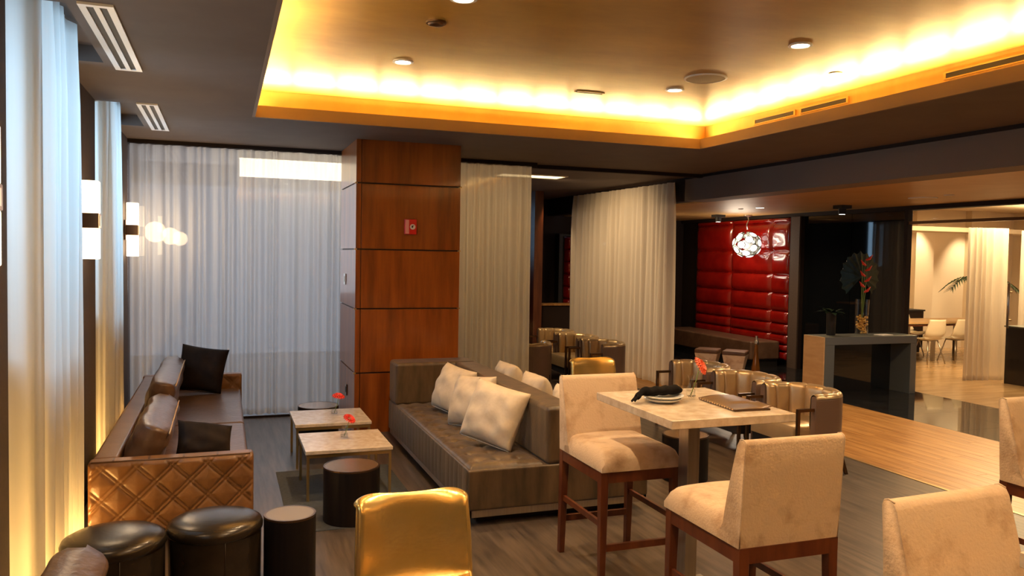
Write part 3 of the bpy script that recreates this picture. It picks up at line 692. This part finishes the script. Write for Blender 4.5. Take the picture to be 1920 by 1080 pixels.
def ottoman(x, y, label):
    s = thing('leather_ottoman', label, 'ottoman', (x, y, 0), 0, 'round leather ottomans')
    lathe('body', [(.232, 0), (.236, .02), (.238, .33), (.236, .345)], M['ottoman'], s, 48)
    lathe('padded_top', [(.236, .335), (.246, .35), (.247, .37), (.238, .39), (.21, .405), (.15, .416), (.08, .421), (0, .423)], M['ottoman'], s, 48)
    tube('seam', [(.05, -.2335, .03), (.05, -.235, .2), (.05, -.236, .34)], .003, M['ottoman'], s, 6)
    return s
ottoman(-.515, 4.44, 'round black-bronze leather ottoman against the bay sheer')
ottoman(-.035, 4.56, 'round black-bronze leather ottoman between another ottoman and slim drum table')

# ------------------------------------------------------------------ bronze barrel chairs (face -x)
def make_barrel(label, group):
    c = thing('barrel_chair', label, 'armchair', (0, 0, 0), 0, group)
    hw, bk, fr = .372, .33, -.13
    def path(t):            # t 0..1 round the U, outer line; returns point and outward normal
        s1 = .16; s2 = 1-s1
        if t < s1: k = t/s1; return Vector((fr-(fr)*k, -hw, 0)), Vector((0, -1, 0))
        if t > s2: k = (t-s2)/s1; return Vector((0+fr*k, hw, 0)), Vector((0, 1, 0))
        a = -math.pi/2+math.pi*(t-s1)/(s2-s1); e = .9
        cx, sx = math.cos(a), math.sin(a)
        p = Vector((bk*abs(cx)**e, hw*math.copysign(abs(sx)**e, sx), 0))
        return p, Vector((cx/bk, sx/hw, 0)).normalized()
    N_ = 72; bm = bmesh.new(); prof = [(0, .14), (0, .66), (-.008, .690), (-.030, .702), (-.055, .695), (-.062, .67), (-.062, .30), (-.062, .14)]
    rings = []
    for i in range(N_+1):
        p, nn = path(i/N_); rings.append([bm.verts.new((p.x+nn.x*o_, p.y+nn.y*o_, z)) for o_, z in prof])
    for A, B in zip(rings, rings[1:]):
        for k in range(len(prof)): bm.faces.new((A[k], A[(k+1)%len(prof)], B[(k+1)%len(prof)], B[k]))
    bm.faces.new(rings[0]); bm.faces.new(rings[-1][::-1])
    bmesh.ops.recalc_face_normals(bm, faces=bm.faces[:])
    sh = finish('outer_shell', bm, M['brownlea'], c, True); sh.data.set_sharp_from_angle(angle=R(50))
    # padded channels along the inside
    nc = 8
    for k in range(nc):
        t0, t1 = .01+.98*k/nc, .01+.98*(k+1)/nc
        def f(a, b):
            t_ = t0+(t1-t0)*a; p, nn = path(t_); w = (1-abs(2*a-1)**2.6)**.6
            ang = b*1.25*math.pi; d_ = .030+.030*w
            if b < .6: z = .36+(.672-.36)*(b/.6); o_ = -.055-d_*(.75+.25*math.sin(math.pi*min(1, b/.6)))
            else:
                q = (b-.6)/.4*math.pi*.95; z = .672+(.040+.008*w)*math.sin(q); o_ = -.040-(.015+d_*.75)*math.cos(q) if q < math.pi/2 else -.040-.040*math.cos(q)
            return (p.x+nn.x*o_, p.y+nn.y*o_, z)
        sheet('channel', 10, 18, f, M['bronzelea'], c)
    bm = bmesh.new(); n_ = 40; lo_, hi_ = [], []
    pts = []
    for i in range(n_+1):
        p, nn = path(i/n_); pts.append((p.x-nn.x*.075, p.y-nn.y*.075))
    pts = [(-.29, -.285)]+pts+[(-.29, .285)]
    for z, off, dst in ((.29, 0, lo_), (.40, 0, hi_)): dst.extend(bm.verts.new((x, y, z)) for x, y in pts)
    top = [bm.verts.new((x*.93-.005, y*.93, .435)) for x, y in pts]
    for A, B in ((lo_, hi_), (hi_, top)):
        for i in range(len(pts)): j = (i+1) % len(pts); bm.faces.new((A[i], A[j], B[j], B[i]))
    bm.faces.new(top); bm.faces.new(lo_[::-1]); bmesh.ops.recalc_face_normals(bm, faces=bm.faces[:])
    st_ = finish('seat', bm, M['bronzelea'], c, True); st_.data.set_sharp_from_angle(angle=R(60))
    box('seat_frame', -.27, .24, -.29, .29, .20, .29, M['slot'], c)
    for s in (-1, 1):
        boxes('arm_frame', [(fr-.17, fr+.01, s*hw*.92-.014, s*hw*.92+.014, .575, .60), (fr-.17, fr-.145, s*hw*.92-.014, s*hw*.92+.014, 0, .576)], M['bronze'], c)
        taper('leg', (.22, s*.27), (.27, s*.31), .020, .014, .20, 0, M['bronze'], c)
    return c
ga, gb = 'bronze barrel chairs beside the oak walkway', 'bronze barrel chairs in the far lounge'
BX = 4.84
la = ['bronze channel-back barrel chair with its brown outer shell showing at the row end', 'bronze channel-back barrel chair in the middle of the row by the walkway', 'bronze channel-back barrel chair at the curtain end of the walkway row']
b0 = make_barrel(la[0], ga); b0.location = (BX, 5.80, 0)
for y, lb_, gr in ((6.61, la[1], ga), (7.43, la[2], ga), (9.73, 'bronze barrel chair in the far lounge with dark outer shell showing', gb), (10.53, 'bronze barrel chair in the middle of the far lounge row', gb), (11.34, 'bronze barrel chair deepest in the far lounge row', gb)):
    k = copy_tree(b0); k.location = (BX-.05 if y > 9 else BX, y, 0); tag(k, lb_, None, gr)
k = copy_tree(b0); k.location = (3.76, 9.90, 0); k.rotation_euler = (0, 0, -math.pi/2); tag(k, 'olive-dark back of a barrel chair half hidden by the ivory sheer', None, gb)

# ------------------------------------------------------------------ high upholstered bar chairs (face -y)
def make_bar(label):
    c = thing('bar_chair', label, 'bar chair', (0, 0, 0), 0, 'cream bar chairs at the high tables')
    w = .255
    def seat(a, b):
        u = 2*a-1; v = b; x = u*w*1.0; y = -.31+.52*v
        e = (1-abs(u)**14)**.5; fr_ = 1-max(0, (.13-v)/.13)**2.4*.5
        return (x, y, .665+(.095+.012*(1-u*u))*max(.35, e)*fr_)
    bm = bmesh.new(); nu, nv = 24, 24
    g_ = [[bm.verts.new(seat(i/nu, j/nv)) for j in range(nv+1)] for i in range(nu+1)]
    for i in range(nu):
        for j in range(nv): bm.faces.new((g_[i][j], g_[i+1][j], g_[i+1][j+1], g_[i][j+1]))
    rim = [g_[i][0] for i in range(nu+1)]+[g_[nu][j] for j in range(1, nv+1)]+[g_[i][nv] for i in range(nu-1, -1, -1)]+[g_[0][j] for j in range(nv-1, 0, -1)]
    lo_ = [bm.verts.new((v.co.x, v.co.y, .655)) for v in rim]
    for i in range(len(rim)): j = (i+1) % len(rim); bm.faces.new((rim[j], rim[i], lo_[i], lo_[j]))
    bm.faces.new(lo_[::-1]); bmesh.ops.recalc_face_normals(bm, faces=bm.faces[:])
    o_ = finish('seat', bm, M['cream'], c, True); o_.data.set_sharp_from_angle(angle=R(55))
    # back: side profile (y, z) extruded across with soft edges
    prof = [(.285, .655), (.292, .75), (.302, .95), (.312, 1.09), (.306, 1.106), (.290, 1.112), (.268, 1.106), (.255, 1.085), (.225, .98), (.198, .88), (.180, .80), (.165, .73), (.14, .69), (.13, .655)]
    bm = bmesh.new(); cols = []
    for x, k in ((-w, .965), (-w*.985, .99), (-w*.95, 1), (w*.95, 1), (w*.985, .99), (w, .965)):
        cols.append([bm.verts.new((x, .235+(p[0]-.235)*k, .655+(p[1]-.655)*(1-(1-k)*.25))) for p in prof])
    for A, B in zip(cols, cols[1:]):
        for i in range(len(prof)): j = (i+1) % len(prof); bm.faces.new((A[i], A[j], B[j], B[i]))
    bm.faces.new(cols[0]); bm.faces.new(cols[-1][::-1]); bmesh.ops.recalc_face_normals(bm, faces=bm.faces[:])
    o_ = finish('backrest', bm, M['cream'], c, True); o_.data.set_sharp_from_angle(angle=R(50))
    for s in (-1, 1):
        tube('seam', [(s*w*.985, p[0]*.995, p[1]) for p in prof[:7]], .003, M['cream'], o_, 6)
    boxes('seat_rail', [(-w+.004, w-.004, -.295, -.27, .59, .657), (-w+.004, w-.004, .265, .29, .59, .657), (-w+.004, -w+.03, -.27, .265, .59, .657), (w-.03, w-.004, -.27, .265, .59, .657)], M['leg'], c)
    for sx in (-1, 1):
        taper('leg', (sx*.228, -.272), (sx*.232, -.282), .025, .017, .655, 0, M['leg'], c)
        taper('leg', (sx*.228, .265), (sx*.232, .285), .025, .018, .655, 0, M['leg'], c)
        box('stretcher', sx*.23-.009, sx*.23+.009, -.265, .262, .335, .368, M['leg'], c)
    box('stretcher', -.215, .215, -.288, -.268, .20, .238, M['leg'], c)
    box('stretcher', -.215, .215, .262, .280, .20, .238, M['leg'], c)
    return c
c1 = make_bar('cream velvet bar chair backed by the taupe sofa, facing the laid high table')
c1.location = (2.23, 4.255, 0)
for x, y, rz, lb_ in ((2.258, 3.02, math.pi, 'cream velvet bar chair with its worn back to the steel-post high table'), (2.22, 1.64, R(3), 'cream velvet bar chair with brown rub marks on its backrest, at the second high table'), (4.31, 2.92, 0, 'cream velvet bar chair standing alone beside the oak walkway')):
    k = copy_tree(c1); k.location = (x, y, 0); k.rotation_euler = (0, 0, rz); tag(k, lb_)

# ------------------------------------------------------------------ high marble tables
def make_high(x, y, label):
    t_ = thing('high_table', label, 'table', (x, y, 0))
    box('marble_top', -.372, .372, -.425, .425, 1.005, 1.05, M['marble'], t_, .004, 2)
    box('post', -.038, .038, -.048, .048, .016, .99, M['steel'], t_, .003, 1)
    box('mount_plate', -.20, .20, -.20, .20, .99, 1.006, M['steel'], t_)
    box('base_plate', -.17, .17, -.11, .11, 0, .016, M['steel'], t_, .003, 1)
    return t_
make_high(2.455, 3.83, 'high marble table on a steel post set with plate and flower')
make_high(2.465, 1.16, 'bare high marble table in front of the rub-marked bar chair')
# table setting
for k, (z, r) in enumerate(((1.05, .105), (1.068, .118))):
    p = thing('plate', ['white china bowl-plate at the bottom of the stack on the high table', 'white china plate on top of the stack under the black napkin'][k], 'plate', (2.31, 3.885, z))
    lathe('dish', [(r*.55, 0), (r*.6, .002), (r*.9, .012), (r, .020), (r*.99, .0225), (r*.88, .015), (r*.6, .0065), (0, .0055)], M['chinaw'], p, 40, cap=False)
    lathe('foot_ring', [(r*.55, .003), (r*.55, 0), (r*.5, 0), (r*.5, .004)], M['chinaw'], p, 32, cap=False)
np_ = thing('napkin', 'rolled black napkin lying on the white plates', 'napkin', (2.285, 3.89, 1.111), R(8))
def nf(a, b):
    t_ = a*2*math.pi; u = b*2-1; rr = (.034 if u > -.62 else .034-.016*math.sin((-.62-u)/.38*math.pi))*(1-max(0, abs(u)-.9)*5)
    return (u*.15, rr*1.35*math.cos(t_)*(1+.06*math.sin(9*u)), rr*.72*math.sin(t_)+.003*math.sin(14*u+t_*2)-(.030*max(0, -u-.75)*4))
sheet('roll', 28, 30, nf, M['napkin'], np_)
sheet('loose_fold', 8, 6, lambda a, b: (-.155-.03*a+.01*b, -.035+.05*b, -.018-.028*a+.006*math.sin(6*b)), M['napkin'], np_, thick=.003)
v = flower_vase((2.52, 3.93, 1.05), 'fluted glass vase with orange gerbera standing on the high table', M['gerberaorange'], .135, (.045, -.015, .185), (.55, -.62, .5), .028, .058)
tt = text_mesh('printed_word', 'MOET', .016, M['slot'], v, (-.008, -.0275, .018), (R(90), 0, R(-12)))
mn = thing('leather_menu', 'folded brown leather menu cover lying on the high table', 'menu', (2.652, 3.70, 1.05), R(-3))
def mf(a, b):
    x = -.115+.23*a; y = -.185+.37*b
    return (x, y, .012+.010*math.sin(a*math.pi)*(.4+.6*b)+(.014*max(0, a-.75)*4 if b < .4 else .006*a))
sheet('cover', 16, 16, mf, M['menu'], mn, thick=.006)
box('pages', -.112, .105, -.182, .18, 0, .010, M['menu'], mn)
for i in range(14): 
    q = box('stitch', -.1165, -.1135, -.170+i*.025, -.158+i*.025, .006, .0125, M['stitch'], mn)

# ------------------------------------------------------------------ gold shell chairs (face -y)
def make_gold(label):
    c = thing('gold_shell_chair', label, 'chair', (0, 0, 0), 0, 'gold leather shell chairs')
    pr = [(-.27, .42), (-.25, .445), (-.10, .44), (.05, .425), (.14, .435), (.195, .49), (.225, .58), (.245, .70), (.262, .795), (.268, .81)]
    def at(v):
        k = v*(len(pr)-1); i = min(int(k), len(pr)-2); t_ = k-i; p0 = pr[max(i-1, 0)]; p1 = pr[i]; p2 = pr[i+1]; p3 = pr[min(i+2, len(pr)-1)]
        return [.5*((2*p1[d])+(-p0[d]+p2[d])*t_+(2*p0[d]-5*p1[d]+4*p2[d]-p3[d])*t_*t_+(-p0[d]+3*p1[d]-3*p2[d]+p3[d])*t_**3) for d in (0, 1)]
    def f(a, b):
        u = 2*a-1; y, z = at(b); back = min(1, max(0, (b-.45)/.25))
        w = .252+.012*back-.020*max(0, (b-.55)/.45)
        wing = abs(u)**2.2
        return (u*w, y-back*.055*wing, z+(1-back)*.035*wing-back*.016*abs(u)**2*max(0, (b-.8)/.2))
    sh = sheet('shell', 14, 18, f, M['goldlea'], c, True, .05, 1)
    ss = sh.modifiers.new('sub', 'SUBSURF'); ss.levels = 2; ss.render_levels = 2
    for sx in (-1, 1):
        for sy in (-1, 1): taper('leg', (sx*.17, -.02+sy*.15), (sx*.22, -.02+sy*.21), .016, .011, .415, 0, M['bronze'], c)
    box('seat_frame', -.19, .19, -.19, .15, .385, .41, M['bronze'], c)
    return c
g1 = make_gold('gold leather shell chair in the foreground beside the marble coffee tables'); g1.location = (.755, 3.06, 0)
g2 = copy_tree(g1); g2.location = (3.475, 7.0, 0); tag(g2, 'gold leather shell chair peeking up behind the taupe sofa')

# ------------------------------------------------------------------ far lounge details
fl = thing('ceiling_light_panel', 'small lit ceiling recess in the far lounge beyond the ivory sheer', 'ceiling light', (4.05, 10.65, 2.99))
boxes('frame', [(-.45, .55, -.20, -.17, -.015, 0), (-.45, .55, .17, .20, -.015, 0), (-.45, -.42, -.17, .17, -.015, 0), (.52, .55, -.17, .17, -.015, 0)], M['white'], fl)
box('diffuser', -.42, .52, -.17, .17, -.006, 0, M['panelglow'], fl)
struct(box('wall_far_lounge_post', 5.14, 5.30, 13.1, 13.3, 0, 2.99, M['leg']))
br = thing('red_banquette', 'dim red channelled banquette back in the far lounge recess', 'bench', (7.06, 14.72, 0))
box('frame', -.75, .6, .0, .2, 0, 2.3, M['slot'], br)
for k in range(6):
    z0 = .75+k*.25
    pl_ = pillow('channel', 1.2, .16, .25, M['red'], br, 10, 0, 1, 0, 4); pl_.location = (-.05, -.02, z0+.125)
box('seat', -.75, .6, -.6, 0, .15, .48, M['leatherdk'], br, .03, 2)
ld = thing('wall_ledge', 'narrow lit oak ledge beside the far lounge post', 'shelf', (5.72, 13.62, .98))
box('board', -.38, .45, -.18, .18, -.03, 0, M['oak'], ld, .004, 1); box('front', -.36, .43, -.15, .15, -.98, -.03, M['dark'], ld)
spot('far_lounge_beam', (5.4, 12.9, 2.95), (5.7, 13.7, .9), 30, SOFT, 60, .6)
spot('far_lounge_beam', (4.2, 10.9, 2.93), (6.0, 11.3, 1.3), 170, (1, .68, .36), 110, .9)  # added spot without a fixture, warms the curtain under the beam
spot('far_lounge_beam', (3.1, 11.4, 2.9), (3.1, 9.4, 1.2), 120, (1, .66, .32), 110, .8)  # added spot without a fixture, backlights the ivory sheer

hl = thing('reflection_glow_box', 'long glowing box added as the reflection band, seen through the white sheer', 'ceiling light', (1.2, 10.0, 2.99))  # added glowing box, stands in for the cove reflection in the glass
box('diffuser', -1.02, .95, -.04, .04, -.262, -.05, emis('reflection_glow', (1, .82, .55), 5), hl); box('housing', -1.03, .96, -.045, .045, -.05, 0, M['white'], hl)
# ------------------------------------------------------------------ reception counter
rc = thing('reception_counter', 'gunmetal framed reception counter with pale oak end', 'counter', (8.425, 8.85, 0))
box('top', -.805, .805, -.20, .20, .715, .825, M['gunmetal'], rc, .004, 1)
box('leg_slab', -.805, -.64, -.20, .20, 0, .715, M['gunmetal'], rc, .003, 1)
box('leg_slab', .695, .805, -.20, .20, 0, .715, M['gunmetal'], rc, .003, 1)
box('back_panel', -.64, .695, .16, .19, 0, .715, M['blackglass'], rc)
box('oak_end', -.825, -.805, -.20, .20, 0, .825, M['oakpanel'], rc, .002, 1)
hv = thing('heliconia_vase', 'glass vase of gold pebbles with red heliconia and fan leaf on the counter', 'flower vase', (8.42, 8.85, .825))
lathe('glass', [(.085, 0), (.088, .01), (.095, .50), (.090, .50), (.083, .015), (0, .012)], M['glassv'], hv, 28, cap=False)
bm = bmesh.new(); rnd = random.Random(3)
for i in range(70):
    a, r_, z = rnd.uniform(0, 6.28), .068*rnd.random()**.5, .03+.24*rnd.random()
    bmesh.ops.create_icosphere(bm, subdivisions=1, radius=rnd.uniform(.014, .022), matrix=Matrix.Translation((r_*math.cos(a), r_*math.sin(a), z)))
o_ = finish('pebbles', bm, M['pebble'], hv, True); o_['kind'] = 'stuff'
for k, (dx, top) in enumerate(((.02, 1.05), (-.03, 1.10), (.07, 1.12))):
    tube('stem', [(0, 0, .2), (dx*.6, 0, .6), (dx, 0, top)], .006, M['stem'], hv, 6)
for k in range(7):
    s = -1 if k % 2 else 1; z = .60+k*.075; x = .02+.01*k/3
    tube('bract', [(x, 0, z), (x+s*.05, -.01, z+.02), (x+s*.10, -.015, z+.075)], .01, M['gerbera'], hv, 8, [.012, .020, .003])
def fan(a, b):
    th = -2.4+4.8*a; r_ = .36*b*(1-.12*abs(math.sin(th*9)))
    return (.04+r_*math.sin(th), .06+.05*b, .82+r_*math.cos(th))
sheet('fan_leaf', 60, 5, fan, M['leaf'], hv, False, .002)
tube('leaf_stem', [(0, 0, .2), (.03, .05, .55), (.04, .06, .82)], .006, M['stem'], hv, 6)
dp = thing('potted_plant', 'dark leafy plant in a black cylinder pot beside the heliconia vase', 'plant', (7.93, 8.90, .825))
lathe('pot', [(.055, 0), (.06, .01), (.065, .32), (.055, .32), (.05, .29), (0, .29)], M['slot'], dp, 24)
for k in range(16):
    a, e = k*2.4, .35+.5*((k*7) % 16)/16; d = Vector((math.cos(a)*math.cos(e), math.sin(a)*math.cos(e), math.sin(e)))
    sdv = d.cross(Vector((0, 0, 1))).normalized(); ln = .22+.010*(k % 5)
    sheet('leaf', 6, 2, lambda u, v, d=d, sdv=sdv, ln=ln: tuple(Vector((0, 0, .30))+d*ln*u+sdv*(v-.5)*.085*math.sin(math.pi*min(1, u*.9+.08))-Vector((0, 0, .10*u*u))), M['leaf'], dp)
pp = thing('paper_stack', 'few white papers lying on the reception counter', 'paper', (8.75, 8.78, .825), R(10))
box('sheet', -.12, .12, -.07, .07, 0, .004, M['white'], pp); box('sheet', -.10, .125, -.06, .075, .004, .007, M['white'], pp)
bb = thing('black_podium', 'black boxy podium standing inside the doorway', 'podium', (11.95, 8.72, 0))
box('body', -.5, .5, -.33, .33, 0, .88, M['slot'], bb); box('top', -.52, .52, -.35, .35, .88, .90, M['gunmetal'], bb, .003, 1)
# lobby seating before the red wall
bq = thing('leather_banquette', 'low umber leather banquette running along the red upholstered wall', 'bench', (8.85, 12.95, 0))
box('seat', -.30, .30, -1.45, 1.4, .12, .44, M['leatherdk'], bq, .03, 3); box('plinth', -.25, .28, -1.42, 1.38, 0, .12, M['slot'], bq)
for x, y, lb_ in ((7.10, 10.62, 'inverted-pyramid stool with veined sides and brown cushion by the curtain edge'), (7.38, 10.30, 'inverted-pyramid stool with veined sides and brown cushion next to the amber bottle')):
    q = thing('pyramid_stool', lb_, 'stool', (x, y, 0), R(-45), 'veined pyramid stools')
    bm = bmesh.new(); vs = [[bm.verts.new((sx*h_, sy*h_, z)) for sx, sy in ((-1, -1), (1, -1), (1, 1), (-1, 1))] for h_, z in ((.09, 0), (.17, .40))]
    for i in range(4): bm.faces.new((vs[0][i], vs[0][(i+1) % 4], vs[1][(i+1) % 4], vs[1][i]))
    bm.faces.new(vs[0][::-1]); bm.faces.new(vs[1]); finish('base', bm, M['cowhide'], q)
    box('cushion', -.175, .175, -.175, .175, .40, .46, M['leatherdk'], q, .015, 3)
ab = thing('amber_bottle_lamp', 'slender amber bottle-shaped floor vase before the red wall', 'vase', (7.72, 10.25, 0))
lathe('body', [(.06, 0), (.07, .02), (.07, .14), (.05, .28), (.03, .42), (.022, .55)], M['amber'], ab, 24)
lathe('neck_collar', [(.025, .55), (.034, .56), (.034, .60), (.02, .62), (.02, .68)], M['steel'], ab, 20)

# ------------------------------------------------------------------ private dining room furniture
dt = thing('dining_table', 'long pale dining table seen through the doorway', 'table', (12.75, 11.75, 0))
box('top', -1.5, 1.3, -.40, .40, .71, .75, M['oakpanel'], dt, .004, 1); box('top_edge', -1.48, 1.28, -.38, .38, .67, .695, M['leg'], dt)
for sx in (-1.3, -.14, 1.1):
    for sy in (-.3, .3): box('leg', sx-.03, sx+.03, sy-.03, sy+.03, 0, .70, M['steel'], dt)
def make_shell(label):
    c = thing('dining_chair', label, 'chair', (0, 0, 0), 0, 'ivory shell dining chairs')
    pr = [(-.24, .43), (-.20, .45), (.0, .43), (.14, .45), (.20, .54), (.23, .68), (.25, .82)]
    def f(a, b):
        u = 2*a-1; k = b*(len(pr)-1); i = min(int(k), len(pr)-2); t_ = k-i; y = pr[i][0]+(pr[i+1][0]-pr[i][0])*t_; z = pr[i][1]+(pr[i+1][1]-pr[i][1])*t_
        w = .24*(1-.25*max(0, b-.75)/.25*abs(u)**2); return (u*w, y-.06*abs(u)**2.5*(b > .5), z+.05*abs(u)**2.5*(1-b))
    sheet('shell', 20, 24, f, M['shellw'], c, True, .012)
    for sx in (-1, 1):
        for sy in (-1, 1): tube('leg', [(sx*.12, sy*.1, .425), (sx*.21, sy*.20, 0)], .010, M['steel'], c, 8)
    tube('under_frame', [(-.12, -.1, .42), (.12, -.1, .42), (.12, .1, .42), (-.12, .1, .42)], .009, M['steel'], c, 6)
    return c
cs = [(12.28, 11.26, math.pi, 'ivory shell dining chair with its back to the doorway'), (12.95, 11.26, math.pi, 'ivory shell dining chair half hidden by the gathered golden curtain'), (12.35, 12.38, 0, 'ivory shell dining chair across the table beside the dark sideboard'), (12.98, 12.38, 0, 'ivory shell dining chair across the table away from the sideboard')]
s0 = make_shell(cs[0][3]); s0.location = (*cs[0][:2], 0); s0.rotation_euler = (0, 0, cs[0][2])
for x, y, rz, lb_ in cs[1:]:
    k = copy_tree(s0); k.location = (x, y, 0); k.rotation_euler = (0, 0, rz); tag(k, lb_)
sb = thing('sideboard', 'dark low sideboard against the private room wall', 'cabinet', (12.9, 12.85, 0))
box('body', -.75, .75, -.2, .2, .10, .85, M['dark'], sb, .005, 1); box('top', -.77, .77, -.22, .22, .85, .88, M['slot'], sb); box('plinth', -.7, .7, -.17, .17, 0, .10, M['slot'], sb)
rf = thing('flower_ball', 'small red flower posy on the dark sideboard', 'flowers', (13.05, 12.8, .88))
lathe('pot', [(.04, 0), (.05, .06)], M['white'], rf, 16); pl_ = lathe('blooms', [(0, .04), (.06, .06), (.085, .11), (.05, .16), (0, .175)], M['gerbera'], rf, 16, cap=False)
pm = thing('potted_palm', 'feathery palm beside the gathered golden curtain', 'plant', (12.88, 10.70, 0))
lathe('pot', [(.16, 0), (.20, .35), (.17, .35), (.16, .30), (0, .30)], M['gunmetal'], pm, 24)
tube('trunk', [(0, 0, .3), (.02, 0, 1.0), (-.02, 0, 1.55)], .03, M['leather'], pm)
for k in range(9):
    a = k*.7+.2; bm = bmesh.new(); dv = Vector((math.cos(a), math.sin(a), 0)); sv = Vector((-dv.y, dv.x, 0)); pts = [Vector((-.02, 0, 1.55))+dv*(.62*t_)+Vector((0, 0, .42*t_-.62*t_*t_)) for t_ in [i/14 for i in range(15)]]
    for i in range(2, 14):
        for s in (-1, 1):
            b_ = pts[i]; tip = b_+dv*.10+sv*s*.20*(1-.4*i/14)-Vector((0, 0, .10)); w_ = dv*.014
            bm.faces.new([bm.verts.new(p) for p in (b_-w_, tip, b_+w_)])
    for i in range(14):
        bm.faces.new([bm.verts.new(p) for p in (pts[i]-sv*.006, pts[i+1]-sv*.006, pts[i+1]+sv*.006, pts[i]+sv*.006)])
    finish('frond', bm, M['leaf'], pm)
